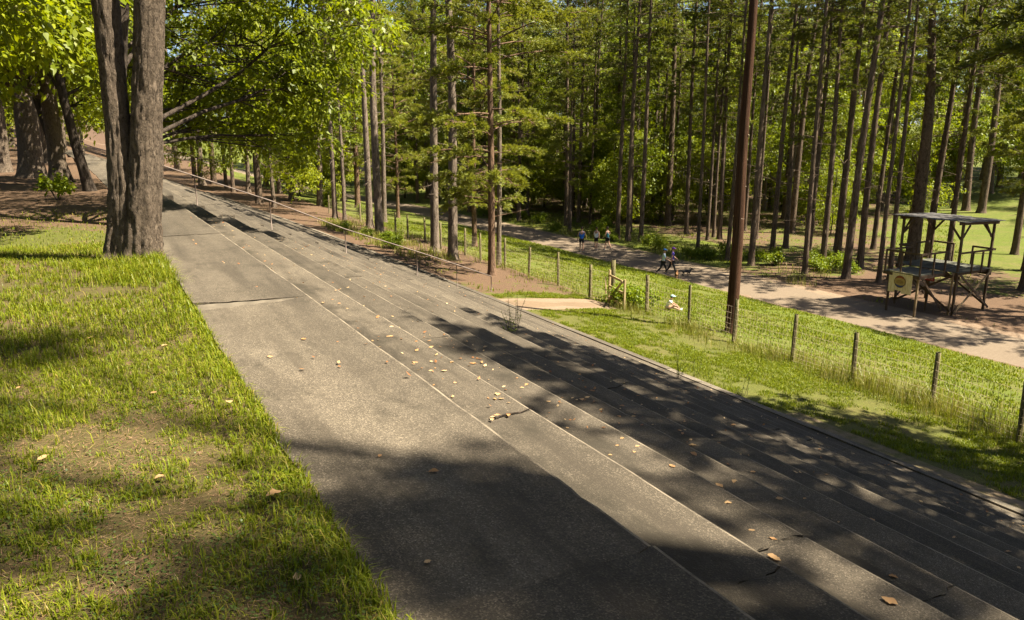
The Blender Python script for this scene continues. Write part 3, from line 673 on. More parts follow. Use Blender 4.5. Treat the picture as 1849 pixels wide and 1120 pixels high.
def broadleaf(seed, path, rad, blobs, dens=1.0, per=42, leaf=0.11, spray=0.42, mat='leaf', bark='bark_big', gap=0.40, twigs=0.5, nside=12, limb_r=0.45, droop=0.3, forks=None):
    r = np.random.default_rng(seed)
    path = np.asarray(path, float); b = MB(); b.tube(path, rad, nside)
    Cc, own = blob_points(r, blobs, dens, gap, seed)
    for bi, bl in enumerate(blobs):
        c = np.array(bl[:3]); hz = np.clip(c[2]-0.55*np.linalg.norm(c[:2]-path[-1][:2])-0.4*bl[5], path[0][2]+0.25*(path[-1][2]-path[0][2]), path[-1][2])
        i = int(np.argmin(abs(path[:, 2]-hz))); s0 = path[i]; rs = float(np.asarray(rad)[i] if np.ndim(rad) else rad)*limb_r
        ss = np.linspace(0, 1, 8)[:, None]; k = r.normal(0, 0.12, 3)*np.linalg.norm(c-s0)
        Pl = s0*(1-ss)+c*ss + np.array([0, 0, 1.0])*0.12*np.linalg.norm((c-s0)[:2])*np.sin(ss*PI) + k*np.sin(ss*PI)*0.7 + r.normal(0, 0.05, (8, 3))*np.sin(ss*PI)
        b.tube(Pl, rs*(1-0.78*ss[:, 0]), 7, cap=False)
        mine = Cc[own == bi]
        for p in mine[r.random(len(mine)) < twigs]:
            j = r.integers(3, 8); a = Pl[j]; mdl = (a+p)/2+r.normal(0, 0.12, 3)
            b.tube([a, mdl, p], [rs*0.22+0.006, 0.012, 0.004], 4, cap=False)
    n = len(Cc)
    out = unit(Cc-np.array([bl[:3] for bl in blobs])[own]+1e-3)
    nrm = unit(np.array([0, 0, 1.0])+0.55*out+0.35*runit(r, n))
    ax = unit(np.cross(nrm, runit(r, n))); ay = np.cross(nrm, ax)
    a = r.uniform(0, 2*PI, (n, per)); q = r.uniform(0.05, 1, (n, per))**0.6*spray*r.uniform(0.6, 1.25, (n, 1))
    off = np.cos(a)[..., None]*ax[:, None]+np.sin(a)[..., None]*ay[:, None]
    P = Cc[:, None]+off*q[..., None]+nrm[:, None]*(r.normal(0, 0.13*spray, (n, per)) - 0.35*q**2/spray)[..., None]
    P = P.reshape(-1, 3); D = unit(off.reshape(-1, 3)+0.8*runit(r, n*per)+np.array([0, 0, -droop]))
    Nn = unit(np.repeat(nrm, per, 0)+0.75*runit(r, n*per))
    L = leaf*r.uniform(0.55, 1.25, n*per)
    return b.mesh('trunk', M[bark], True), leaves_mesh('crown', P, D, Nn, L, L*r.uniform(0.5, 0.72, n*per), M[mat])
def place(meshes, name, x, y, label, group=None, s=1.0, rz=0.0, tilt=(0, 0), kx=1.0, dz=-0.05, cat='tree'):
    o = thing(name, label, cat, (x, y, ztf(x, y)+dz), 0, group, s); o.rotation_euler = (tilt[0], tilt[1], rz)
    names = ['trunk', 'branches', 'crown'] if len(meshes) == 3 else ['trunk', 'crown']
    for nm, me in zip(names, meshes):
        c = link(nm, me, o)
        if nm == 'branches': c['kind'] = 'stuff'
        if nm == 'trunk' and kx != 1: c.scale = (kx, kx, 1)
    return o
def ordinal(i): return ['first', 'second', 'third', 'fourth', 'fifth', 'sixth', 'seventh', 'eighth', 'ninth', 'tenth', 'eleventh', 'twelfth', 'thirteenth', 'fourteenth', 'fifteenth', 'sixteenth', 'seventeenth', 'eighteenth', 'nineteenth', 'twentieth', 'twenty-first', 'twenty-second', 'twenty-third', 'twenty-fourth'][i]

# ------------------------------------------------------------------ the twin-stemmed tree in the foreground
def stem(pts, rads, seed, nr=300, ns=64):
    pts = np.array(pts, float); t = np.linspace(0, 1, nr)
    cum = np.concatenate([[0], np.cumsum(np.linalg.norm(np.diff(pts, axis=0), axis=1))]); cum /= cum[-1]
    def sm(a): 
        v = np.interp(t, cum, a); k = np.ones(9)/9; return np.convolve(np.pad(v, 4, mode='edge'), k, 'valid')
    P = np.stack([sm(pts[:, a]) for a in range(3)], -1); rr = sm(np.array(rads))
    V, F = tube_arr(P, rr, ns)
    V3 = V.reshape(nr, ns, 3); d = V3-P[:, None]; u = d/(np.linalg.norm(d, axis=2, keepdims=True)+1e-9)
    ang = np.arctan2(u[..., 1], u[..., 0]); z = V3[..., 2]
    cx, cy_ = np.cos(ang), np.sin(ang)
    ridge = np.abs(vnoise(cx*6.5+9, cy_*6.5, z*2.2, seed)-0.5)*2; fine = vnoise(cx*13, cy_*13, z*14, seed+1)
    lob = vnoise(cx*1.6+4, cy_*1.6, z*0.5, seed+2)-0.5
    plate = vnoise(cx*8, cy_*8, z*6.0, seed+5)
    foot = np.exp(-np.clip(z, 0, 9)/0.45)
    root = np.clip(np.sin(ang*5+seed)+0.2, 0, 1)*foot*0.06
    disp = rr[:, None]*(0.09*(np.minimum(ridge*2.2, 1)-0.8)+0.09*(fine-0.5)+0.09*lob+0.10*(plate-.5)) + root
    V3 = V3+u*disp[..., None]
    return V3.reshape(-1, 3), F
twin = thing('twin_trunk_tree', 'big rough-barked tree with two stems joined at the foot beside the walk', 'tree', (0.55, 13.1, -0.05))
b = MB()
def cr_(u, z, b=0.0): return (u*0.877+b*0.48, -u*0.48+b*0.877, z)
V, F = stem([cr_(-0.13, -0.25), cr_(-0.12, 0.0), cr_(-0.07, 0.5), cr_(0.0, 1.0), cr_(0.0, 1.6), cr_(0.0, 2.1), cr_(0.01, 3), cr_(0.03, 4.2), cr_(0.12, 6.5), cr_(-0.2, 9.5, .3)], [0.36, 0.29, 0.25, 0.24, 0.205, 0.175, 0.175, 0.18, 0.165, 0.13], 3)
b.add(V, F)
V, F = stem([cr_(0.15, -0.25, -.05), cr_(0.15, 0.0, -.05), cr_(0.21, 0.5, -.05), cr_(0.29, 1.0, -.04), cr_(0.37, 1.6), cr_(0.42, 2.1), cr_(0.55, 3), cr_(0.70, 4.2), cr_(0.95, 6.5), cr_(1.4, 9.5)], [0.34, 0.27, 0.245, 0.245, 0.235, 0.22, 0.21, 0.205, 0.18, 0.13], 8)
b.add(V, F); b.build('trunk', M['bark_big'], twin, True)
tr, cr = broadleaf(31, [cr_(-0.2, 9.3, .3), cr_(-0.3, 11, .4), cr_(-.3, 15, .5)], [0.14, 0.12, 0.05],
                   [(-2.2, 2.8, 15.5, 2.0, 2.0, 1.4, 50), (-0.5, 3.6, 17, 2.2, 2.2, 1.5, 50), (1.8, 1.5, 16, 2.0, 2.0, 1.5, 50)], 0.8, 34, 0.16, 0.6, 'leaf_dk', twigs=0.3)
link('branches', tr, twin); link('crown', cr, twin)

# ------------------------------------------------------------------ broadleaf tree over the steps: bright leaves left of centre
bt = broadleaf(41, [(0, 0, -0.3), (0, 0, 0.3), (0.1, 0.05, 1.5), (0.25, 0.1, 3), (0.5, 0.2, 4.6), (1.0, 0.3, 6.5), (1.5, 0.4, 9)], [0.26, 0.2, 0.17, 0.16, 0.14, 0.11, 0.05],
    [(q_[0]-0.27, q_[1]+1.4, *q_[2:]) for q_ in ((2.2, 0.9, 4.6, 1.9, 1.9, 1.2, 42), (4.0, 1.6, 4.0, 2.0, 1.9, 1.3, 60), (5.4, 2.0, 3.2, 1.7, 1.9, 1.3, 56), (3.3, 3.2, 3.0, 2.0, 2.0, 1.2, 52), (4.6, 0.2, 5.6, 2.0, 2.0, 1.3, 60),
     (6.2, 1.4, 5.0, 1.4, 1.6, 1.3, 44), (2.6, -0.5, 6.4, 2.0, 2.0, 1.3, 46), (5.0, 2.8, 1.75, 1.25, 1.5, 0.75, 30), (1.4, 2.4, 5.6, 2.0, 2.0, 1.4, 44), (0.5, 1.0, 8.0, 2.3, 2.3, 1.5, 44), (3.8, 1.5, 8.0, 2.4, 2.4, 1.5, 50), (6.0, 0.6, 6.9, 1.5, 1.6, 1.1, 30), (2.3, 2.6, 2.5, 1.5, 1.5, 0.9, 40), (1.6, 3.6, 3.6, 1.6, 1.6, 1.0, 40), (3.6, 4.2, 2.3, 1.5, 1.5, 0.9, 36), (0.9, 1.6, 3.9, 1.3, 1.3, 0.9, 30), (2.0, -1.5, 9.6, 1.9, 1.9, 1.2, 40), (4.0, 3.0, 10.2, 1.9, 1.9, 1.2, 40), (1.0, 4.2, 10.2, 2.0, 2.0, 1.2, 40), (3.0, 6.2, 9.6, 2.0, 2.0, 1.2, 40), (-1.8, -1.0, 7.4, 1.7, 1.7, 1.1, 34), (-1.8, 2.2, 8.0, 1.9, 1.9, 1.2, 36), (-1.2, 5.0, 8.2, 1.9, 1.9, 1.2, 34))],
    0.85, 46, 0.15, 0.46, 'leaf', 'bark_dark', 0.36, 0.4, 12, 0.34)
place(bt, 'broadleaf_tree', 0.62, 18.2, 'bright sunlit leafy tree with a dark arching limb spreading over the steps', rz=0)
# ------------------------------------------------------------------ trees on the left
lt = broadleaf(51, [(0, 0, -0.3), (0, 0, 2), (0.2, 0, 4), (0.6, -0.1, 7)], [0.3, 0.22, 0.2, 0.1],
    [(3.4, 0.2, 4.0, 1.7, 1.7, 0.9, 60), (4.6, 1.6, 3.9, 1.6, 1.6, 0.9, 56), (2.6, 2.6, 3.4, 1.6, 1.6, 0.9, 50), (4.0, 3.8, 4.6, 1.8, 1.8, 1.1, 54), (3.2, -0.8, 5.6, 1.8, 1.8, 1.1, 50), (2.0, 1.0, 6.4, 2.2, 2.2, 1.3, 54)],
    0.9, 62, 0.135, 0.42, 'leaf', 'bark_big', 0.40, 0.5)
place(lt, 'broadleaf_tree', -4.9, 14.6, 'tree out at the left whose bright low leaves hang into the top left corner')
def big_left(seed, r0, H=20, low=3.2, n=9, R=3.6, mat='leaf_dk', lean=(0, 0)):
    r = np.random.default_rng(seed); hs = np.array([-0.4, 0, 0.25, 0.7, 1.6, 3.0, 5, 8, 12, H*0.8])
    path = np.stack([lean[0]*hs*(1-hs/40)+0.05*np.sin(hs+seed), lean[1]*hs*(1-hs/40)+0.05*np.cos(hs*1.3+seed), hs], -1)
    rad = r0*(1-hs.clip(0)/H)**0.6+r0*0.55*np.exp(-hs.clip(0)/0.35)
    bl = []
    for q in range(n):
        a = r.uniform(0, 2*PI); h = low+(H-low-2)*(q/n)+r.uniform(-.5, .5); d = R*(1-0.5*q/n)*r.uniform(0.5, 1.0)
        bl.append((path[-1][0]*h/H+math.cos(a)*d, path[-1][1]*h/H+math.sin(a)*d, h, R*0.62, R*0.62, R*0.36, 40))
    return broadleaf(seed, path, rad, bl, 1.0, 36, 0.19, 0.62, mat, 'bark_big' if r0 > 0.2 else 'bark_dark', 0.38, 0.3)
place(big_left(61, 0.25), 'broadleaf_tree', -2.9, 41.2, 'straight pale trunk at the far left edge of the shaded wood', dz=-0.1)
place(big_left(62, 0.43, 24, 4.0, 10, 4.4), 'broadleaf_tree', -1.7, 36.7, 'thickest dark trunk with flared roots in the shade on the left', dz=-0.1)
place(big_left(63, 0.27, 20, 3.4, 9, 3.8, 'leaf', (0.02, 0)), 'broadleaf_tree', -0.75, 31.6, 'trunk with a leafy bush at its foot left of the walk', dz=-0.1)
place(big_left(64, 0.20, 18, 3.0, 8, 3.4, 'leaf', (-0.16, 0.05)), 'broadleaf_tree', -0.55, 33.0, 'dark trunk leaning left just behind the trunk with the bush', dz=-0.1)
place(big_left(65, 0.15, 14, 3.4, 8, 3.2, 'leaf', (-0.12, 0.0)), 'broadleaf_tree', 0.15, 28.3, 'slim blackish trunk leaning left beside the twin-stemmed tree', dz=-0.1)
place(big_left(66, 0.25, 20, 4.0, 9, 4.2, 'leaf_dk'), 'broadleaf_tree', 0.2, 66, 'distant trunk standing at the end of the shaded lawn', dz=-0.1)
def shrub_mesh(seed, w, h, n=9, per=40, leaf=0.09, mat='shrub'):
    r = np.random.default_rng(seed); bl = [(r.normal(0, w*0.32), r.normal(0, w*0.32), h*r.uniform(0.3, 0.85), w*0.3, w*0.3, h*0.28, 5) for _ in range(n)]
    st = MB(); 
    for q in bl: st.tube([(0, 0, -0.05), (q[0]*0.5, q[1]*0.5, q[2]*0.6), q[:3]], [0.016, 0.011, 0.005], 4)
    Cc, own = blob_points(r, bl, 1.0, 0.2, seed); k = len(Cc)
    P = (Cc[:, None]+r.normal(0, 1, (k, per, 3))*np.array([w, w, h*0.8])*0.11).reshape(-1, 3); P[:, 2] = np.abs(P[:, 2])
    D = unit(runit(r, k*per)+np.array([0, 0, 0.1])); L = leaf*r.uniform(0.6, 1.3, k*per)
    return st.mesh('stem', M['bark_dark'], True), leaves_mesh('foliage', P, D, unit(np.array([0, 0, 1.0])+0.8*runit(r, k*per)), L, L*0.6, M[mat])
def shrub(meshes, x, y, label, group=None, s=1.0, rz=0.0, name='shrub', cat='shrub'):
    o = thing(name, label, cat, (x, y, ztf(x, y)-0.02), rz, group, s)
    link('stem', meshes[0], o); link('foliage', meshes[1], o); return o
SH = [shrub_mesh(71+q, 1.0, 0.9, 10, 40, 0.10) for q in range(3)]
shrub(shrub_mesh(81, 0.62, 0.7, 8, 22, 0.11, 'leaf_dk'), -0.66, 25.0, 'low leafy bush around the foot of a trunk left of the walk')
shrub(shrub_mesh(82, 1.2, 0.85, 16, 44, 0.12), 18.65, 24.2, 'bright leafy vine sprawling behind the wooden gate')

# ------------------------------------------------------------------ pine prototypes
PA = [pine_proto(101, 25, 0.22, 0.40, 3.1, 3, 2.9, 5, 'needle_dk', 'bark_pine'),
      pine_proto(102, 27, 0.22, 0.46, 3.4, 3, 2.8, 5, 'needle_dk', 'bark_pine', dead=22),
      pine_proto(103, 24, 0.20, 0.34, 3.0, 3, 2.8, 5, 'needle_dk', 'bark_pine', dead=20)]
PL = [pine_proto(111, 22, 0.22, 0.15, 4.9, 4, 3.6, 6, 'needle', 'bark_red', ln=0.22, wd=0.016, droop=0.17, dead=10),
      pine_proto(112, 24, 0.22, 0.22, 4.4, 4, 3.4, 6, 'needle', 'bark_pine', droop=0.16, dead=14),
      pine_proto(113, 23, 0.22, 0.24, 4.2, 4, 3.4, 6, 'needle', 'bark_pine', droop=0.14, dead=16)]
# the row of pines between steps and fence
PB = pine_proto(121, 25, 0.22, 0.47, 3.0, 3, 2.6, 5, 'needle', 'bark_pale', dead=26)
PF = pine_proto(122, 26, 0.21, 0.46, 2.3, 2, 2.6, 5, 'needle_dk', 'bark_pine', dead=24)
ROW = [(16.4, 31.9, 0, 0.36, 'reddish pine with low feathery boughs, nearest of the pines by the fence', 1.0, 0.3),
       (18.6, 35.4, 1, 0.27, 'slimmer pine close behind the nearest reddish pine by the fence', 0.9, 1.5),
       (16.8, 37.2, 2, 0.52, 'stout tall pine, right one of the straight pair above the handrail foot', 1.1, 2.2),
       (16.6, 39.1, 1, 0.50, 'stout tall pine, left one of the straight pair above the handrail foot', 1.05, 4.1),
       (21.5, 44.2, 0, 0.34, 'pale thin pine standing alone between the fence and the track', 0.85, 2.9),
       (16.9, 49.1, 2, 0.58, 'thick dark pine at the left end of the fence posts', 1.1, 5.2),
       (17.4, 52.6, 1, 0.48, 'crooked pine just left of the thick dark pine', 1.0, 0.9),
       (20.3, 57.7, 2, 0.38, 'straight pine half hidden behind the thick dark pine', 0.95, 3.3),
       (17.2, 57.9, 1, 0.28, 'thinnest pine of the group left of the fence end', 0.85, 2.0),
       (16.6, 58.4, 2, 0.40, 'dark pine under the bright leaves left of the thinnest pine', 0.95, 1.1),
       (23.5, 74.5, 0, 0.55, 'grey pine standing near the track beyond the fence end', 1.0, 0.2)]
for x, y, k, d, lab, s, rz in ROW: place(PL[0] if k == 0 else PB, 'pine_tree', x, y, lab, None, s, rz, (random.uniform(-.012, .012), random.uniform(-.012, .012)), d/0.44/s)
FARL = [(13.3, 113, 0.6, 'far dark trunk leftmost of those beyond the steps'), (11.9, 95.0, 0.75, 'pale lit trunk just right of the top of the handrail'), (13.4, 96.5, 0.75, 'broad dark trunk right of the pale lit one beyond the steps'),
        (13.8, 90.5, 0.4, 'slim trunk, left of the close pair beyond the steps'), (13.5, 84.3, 0.4, 'slim trunk, right of the close pair beyond the steps'), (15.2, 85.1, 0.5, 'ivy-green trunk left of the dark trunk beyond the steps'),
        (13.4, 70.5, 0.60, 'straight dark trunk beyond the middle of the handrail'), (13.8, 66.7, 0.36, 'slim straight trunk right of the dark one beyond the handrail'), (21.5, 95.1, 0.5, 'trunk beside the bright bend of the track'), (23.2, 96.1, 0.85, 'wide dark leaning trunk near the pale marker post')]
BP = [big_left(91, 0.26, 21, 4.2, 11, 4.2, 'leaf_dk'), big_left(92, 0.24, 19, 3.0, 11, 4.0, 'leaf'), big_left(93, 0.22, 23, 5.0, 12, 4.4, 'leaf_dk')]
for q, (x, y, d, lab) in enumerate(FARL):
    if q in (1, 5, 7, 9): place(BP[q % 3], 'broadleaf_tree', x, y, lab, None, 1.0, q*1.3, (0, 0), d/0.52)
    else: place(PA[q % 3], 'pine_tree', x, y, lab, None, 1.0, q*1.7, (0, 0), d/0.44)
# the pine wood across the track, front trunks one by one
WOOD = [(1022, 38.9, 60.6, .41), (1044, 41.3, 62.1, .43), (1065, 41.5, 60.5, .26), (1114, 37.9, 51.2, .41), (1134, 37.9, 49.8, .40), (1156, 38.4, 48.8, .40), (1193, 49.7, 60.1, .4), (1205, 47.7, 56.7, .6), (1213, 50.7, 59.6, .4), (1240, 45.1, 51.1, .38),
        (1258, 38.4, 42.2, .28), (1276, 44.1, 47.4, .3), (1287, 45.7, 48.4, .3), (1298, 45.4, 47.4, .41), (1312, 38.4, 39.2, .31), (1356, 38.2, 36.8, .44), (1364, 47.6, 45.5, .3), (1392, 41.8, 38.4, .39), (1419, 46.7, 41.6, .42), (1452, 38.8, 32.9, .35), (1460, 43.5, 36.7, .4),
        (1484, 41.2, 33.6, .43), (1513, 42.9, 33.8, .36), (1528, 39.7, 30.6, .50), (1553, 44.2, 33.1, .44), (1577, 51.4, 37.5, .37), (1586, 40.7, 29.1, .30), (1604, 41.7, 29.1, .33), (1647, 49.6, 33.1, .90), (1675, 51.6, 33.3, .55), (1711, 51.1, 31.5, .38), (1720, 83.5, 51.6, .55), (1742, 82.5, 49.6, .83), (1771, 81.9, 47.6, .81), (1847, 45.7, 23.6, .50)]
left = [q for q in WOOD if q[0] < 1330]; right = [q for q in WOOD if 1330 < q[0] < 1620]
spec = {1647: 'massive dark pine trunk close behind the left side of the tower', 1675: 'pine trunk close behind the middle of the tower', 1711: 'slim pine trunk seen through the tower between its roof posts', 1720: 'left one of three distant trunks on the bright lawn behind the tower roof',
        1742: 'middle one of three distant trunks on the bright lawn behind the tower roof', 1771: 'right one of three distant trunks on the bright lawn behind the tower roof', 1847: 'dark pine trunk cut by the right edge of the picture'}
for q, (px, x, y, d) in enumerate(WOOD):
    if px in spec: lab = spec[px]
    elif px < 1330: lab = f'pine at the front of the wood, {ordinal(len(left)-1-left.index((px, x, y, d)))} trunk left of the utility pole'
    else: lab = f'pine at the front of the wood, {ordinal(right.index((px, x, y, d)))} trunk right of the utility pole'
    s = random.uniform(0.95, 1.25); place(PF if x < 42 and q % 4 else PA[q % 3], 'pine_tree', x, y, lab, 'pines at the front of the wood', s, random.uniform(0, 6), (random.uniform(-.02, .02), random.uniform(-.02, .02)), d/0.44/s)
for q, (x, y, s) in enumerate(sorted(((37.2, 66.5, 0.95), (36.4, 76.0, 1.0), (39.5, 71.5, 0.9), (37.0, 57.0, 0.8), (35.2, 88.0, 1.0), (24.5, 66.0, 0.75)), key=lambda p: p[0]/p[1])):
    place(PL[q % 3], 'pine_tree', x, y, f'low-boughed olive pine behind the near pines along the track, {ordinal(q)} from the left', 'low-boughed pines along the track', s, q*1.4)
# deeper in the wood
rw = np.random.default_rng(404); deep = []
def free(x, y, dmin, L): return all((x-a)**2+(y-b_)**2 > dmin*dmin for a, b_ in L)
occ = [(q[1], q[2]) for q in WOOD]+[(q[0], q[1]) for q in ROW]
tries = 0
while len(deep) < 58 and tries < 5000:
    tries += 1; dd = rw.uniform(58, 125); az = math.radians(rw.uniform(14, 63)); x, y = dd*math.sin(az), dd*math.cos(az)
    if x < 40 and y < 120 and x < 26+0.1*y: continue
    if abs(x-float(track_mid(y))) < 6: continue
    if x > 52 and y < 0.72*x: continue
    if not free(x, y, 3.2, occ+deep): continue
    deep.append((x, y))
for q, (x, y) in enumerate(deep):
    s = rw.uniform(0.85, 1.2); place(PA[q % 3], 'pine_tree', x, y, 'dark pine deep in the wood behind the front trunks', 'pines deep in the wood', s, rw.uniform(0, 6), (rw.uniform(-.02, .02), rw.uniform(-.02, .02)), rw.uniform(.7, 1.15))
back = []; tries = 0
while len(back) < 128 and tries < 8000:
    tries += 1; dd = rw.uniform(72, 165); az = math.radians(rw.uniform(-4, 66)); x, y = dd*math.sin(az), dd*math.cos(az)
    if abs(x-float(track_mid(y))) < 6: continue
    if x < 16 and y < 118 and x > -2: continue
    if x > 52 and y < 0.66*x and dd < 112: continue
    if dd < 95 and 20 < x and rw.random() < 0.5: continue
    if not free(x, y, 4.6, back): continue
    back.append((x, y))
for q, (x, y) in enumerate(back):
    place(BP[q % 3], 'broadleaf_tree', x, y, 'leafy green tree at the back of the wood', 'leafy trees at the back of the wood', (rw.uniform(0.85, 1.2) if math.hypot(x, y) < 100 else rw.uniform(1.15, 1.6)), rw.uniform(0, 6))
# leafy understorey under the pines
US = [big_left(94, 0.07, 10, 1.4, 7, 2.8, 'leaf'), big_left(95, 0.06, 9, 1.6, 6, 2.6, 'leaf')]
und = []; tries = 0
while len(und) < 52 and tries < 5000:
    tries += 1; dd = rw.uniform(70, 120); az = math.radians(rw.uniform(12, 62)); x, y = dd*math.sin(az), dd*math.cos(az)
    if abs(x-float(track_mid(y))) < 5 or (x < 38 and y < 80) or (x > 52 and y < 0.75*x and dd < 100): continue
    if not free(x, y, 3.0, und): continue
    und.append((x, y))
for q, (x, y) in enumerate(und):
    place(US[q % 2], 'young_tree', x, y, 'small leafy tree growing under the pines', 'young trees under the pines', rw.uniform(0.7, 1.3), rw.uniform(0, 6))
# trees of the left wood and beyond its lawn
lw = []; tries = 0
while len(lw) < 22 and tries < 3000:
    tries += 1; x = rw.uniform(-24, 0.5); y = rw.uniform(40, 110)
    if x > -1.5 and y < 62 or not free(x, y, 4.2, lw+[(-2.9, 41.2), (-1.7, 36.7), (0.2, 66)]): continue
    lw.append((x, y))
for q, (x, y) in enumerate(lw):
    place(BP[q % 3], 'broadleaf_tree', x, y, 'leafy tree in the shaded wood on the left', 'trees in the left wood', rw.uniform(0.85, 1.15), rw.uniform(0, 6))
# tall trees beside and behind the camera that shade the steps and lawn
PS = pine_proto(120, 28, 0.26, 0.36, 5.2, 4, 3.2, 4, 'needle_dk', 'bark_pine', 0.26, 0.024)
SHADE = [(14.4, -7.4, 1.05), (16.4, -4.4, 1.0), (15.7, -0.4, 0.92), (14.9, 3.2, 0.80), (18.6, 5.0, 0.85), (17.2, -11.5, 1.05), (22.0, 2.5, 0.9), (17.6, 7.6, 0.8)]
for q, (x, y, s) in enumerate(SHADE):
    place(PS, 'pine_tree', x, y, 'tall pine right of the view shading the concrete steps', 'pines right of the view', s, q*1.1)
# the big hardwood right behind the camera: its high boughs dapple the walk and the lawn
hw = broadleaf(131, [(0, 0, -0.4), (0, 0, 3), (0.1, 0.1, 9), (-0.2, 0.3, 16), (-0.6, 0.6, 24), (-0.8, 0.8, 31)], [0.5, 0.42, 0.36, 0.28, 0.18, 0.05],
    [(x+0.511*h-14.8, y-0.40*h+6.6, h+4.6, r_, r_, r_*0.8, k_) for x, y, h, r_, k_ in ((-1.7, 6.2, 24, 0.9, 26), (-2.7, 4.9, 25, 0.8, 22), (-1.0, 4.3, 23, 0.55, 10), (-0.3, 2.3, 24, 0.8, 22), (0.45, 1.9, 23, 0.7, 20), (1.55, 3.5, 22, 0.75, 28), (2.0, 2.5, 24, 0.85, 34), (1.2, 1.7, 22, 0.7, 22), (-0.6, 8.4, 25, 0.7, 14), (-2.6, 7.6, 25, 0.9, 22), (-3.4, 9.5, 25, 1.0, 24), (0.2, 3.3, 24, 0.5, 8))],
    1.0, 40, 0.17, 0.42, 'leaf_dk', 'bark_big', 0.30, 0.3)
place(hw, 'broadleaf_tree', 14.8, -6.6, 'tall hardwood behind the camera dappling the walk and lawn with shade', None, 1.0, 0)
for q, (x, y, s) in enumerate(((44.2, 16.4, 1.0), (43.4, 18.3, 0.95), (48, 13.2, 1.05), (41.5, 12.4, 0.95), (53.5, 18.6, 1.0), (57, 14, 1.0))):
    place(PA[q % 3], 'pine_tree', x, y, 'tall pine right of the view shading the tower', 'pines shading the tower', s, q*1.3)
for q, (x, y) in enumerate(((74, 22), (86, 33), (66, 12), (95, 42), (104, 30), (100, 52), (112, 58), (118, 44))):  # nearer ones are out of view, added to stripe the lawn with shade
    place(BP[q % 3], 'broadleaf_tree', x, y, 'leafy tree at the right end of the bright lawn', 'trees at the right end of the lawn', 1.0, q*1.2)
for q, (x, y) in enumerate(((-5.2, 22.5), (-7.5, 27.5), (-7.0, 18.5))):
    place(BP[q % 3], 'broadleaf_tree', x, y, 'leafy tree just left of the view beside the lawn', 'trees left of the view', 0.9, q*2.2)
for q, (x, y) in enumerate(((-7, 4), (-9, -2), (-6.5, -8), (0, -12), (6, -15), (-12, 9), (-14, 1), (-3, -17))):  # unseen trees added to cut the sky light and deepen the shadows
    place(BP[q % 3], 'broadleaf_tree', x, y, 'unseen leafy tree added behind the camera to block sky light', 'added trees behind the camera', 1.1, q*0.9)
# undergrowth along the far side of the track
ug = [(36.8, 41.2), (37.6, 40.3), (38.0, 41.3), (39.2, 39.8), (40.1, 38.4), (37.0, 45.5), (36.6, 50.2), (38.6, 46.6), (37.4, 53.0), (39.6, 55.5), (40.6, 33.2), (41.6, 32.2), (39.6, 36.2), (43.2, 35.2), (36.2, 58), (37.5, 63), (38.4, 68), (36, 72), (34.5, 78), (38, 84), (15.0, 46), (15.2, 43), (14.8, 40.6), (14.6, 49.5), (20.5, 64), (19.2, 69), (22, 80), (25, 88)]
def across(p): return (0.877*p[0]-0.48*p[1])/(0.48*p[0]+0.877*p[1])
ugs = sorted(ug, key=across); far = [p for p in ugs if p[0] > 30]; nearb = [p for p in ugs if p[0] <= 30]
for q, (x, y) in enumerate(ug):
    if x > 30: lab, gr = f'leafy bush at the foot of the pines across the track, {ordinal(far.index((x, y)))} from the left', 'bushes across the track'
    else: lab, gr = f'green bush in the grass beyond the steps, {ordinal(nearb.index((x, y)))} from the left', 'bushes beyond the steps'
    shrub(SH[q % 3], x, y, lab, gr, random.uniform(0.7, 1.35) if x > 30 else random.uniform(0.5, 0.95), q*1.9)
place(PA[1], 'pine_tree', 58.5, 31.2, 'dark pine whose crown fills the upper right corner', None, 1.1, 1.0)
place(PL[2], 'pine_tree', 52.5, 27.2, 'low-boughed dark pine at the right edge behind the tower', None, 0.95, 0.4)
# feathery pine bough reaching in at the right edge
place(PL[0], 'pine_tree', 47.6, 22.3, 'pale feathery pine whose bough reaches in at the right edge', None, 0.8, 2.2)
# ------------------------------------------------------------------ grass
def blades(name, X, Y, h, wd, mat, r, bend=0.5, zoff=0.0):
    n = len(X); Z = zt(X, Y)+zoff; a = r.uniform(0, 2*PI, n); ca, sa = np.cos(a), np.sin(a)
    bd = r.uniform(0.1, 1.0, n)*bend*h; w2 = wd*r.uniform(0.7, 1.3, n)*0.5
    B = np.stack([X, Y, Z-0.01], -1); s = np.stack([-sa, ca, 0*ca], -1)*w2[:, None]; f = np.stack([ca, sa, 0*ca], -1)
    mid = B+f*(bd*0.3)[:, None]+np.stack([0*h, 0*h, h*0.62], -1); tip = B+f*bd[:, None]+np.stack([0*h, 0*h, h*np.sqrt(np.maximum(0.15, 1-(bd/h)**2*0.6))], -1)
    V = np.stack([B-s, B+s, mid+s*0.8, mid-s*0.8, tip], 1).reshape(-1, 3)
    i = np.arange(n)*5
    L = np.stack([i, i+1, i+2, i+3, i+3, i+2, i+4], -1).ravel(); cnt = np.tile([4, 3], n)
    return mesh_np(name, V, L, cnt, [mat])
def scatter(n, x0, x1, y0, y1, dens, r):
    X = r.uniform(x0, x1, n); Y = r.uniform(y0, y1, n); k = r.random(n) < dens(X, Y); return X[k], Y[k]
rg = np.random.default_rng(2024)
def in_lawn(X, Y): return X < 0.985+xo(Y)+0.16*(fbm(Y*1.9, Y*0, 0, 60)-0.45)
def patch(X, Y):
    a = fbm(X*0.75, Y*0.75, 0, 61, 3); b_ = fbm(X*4.5, Y*4.5, 0, 62, 2); v = 0.6*a+0.4*b_+0.09
    edge = np.clip(1-(0.9-X)/0.5, 0, 1)*0.10
    return np.clip((v-0.44+edge)*6, 0.03, 1)
def view_left(X, Y): return (X > -0.62*Y-0.5) & in_lawn(X, Y)
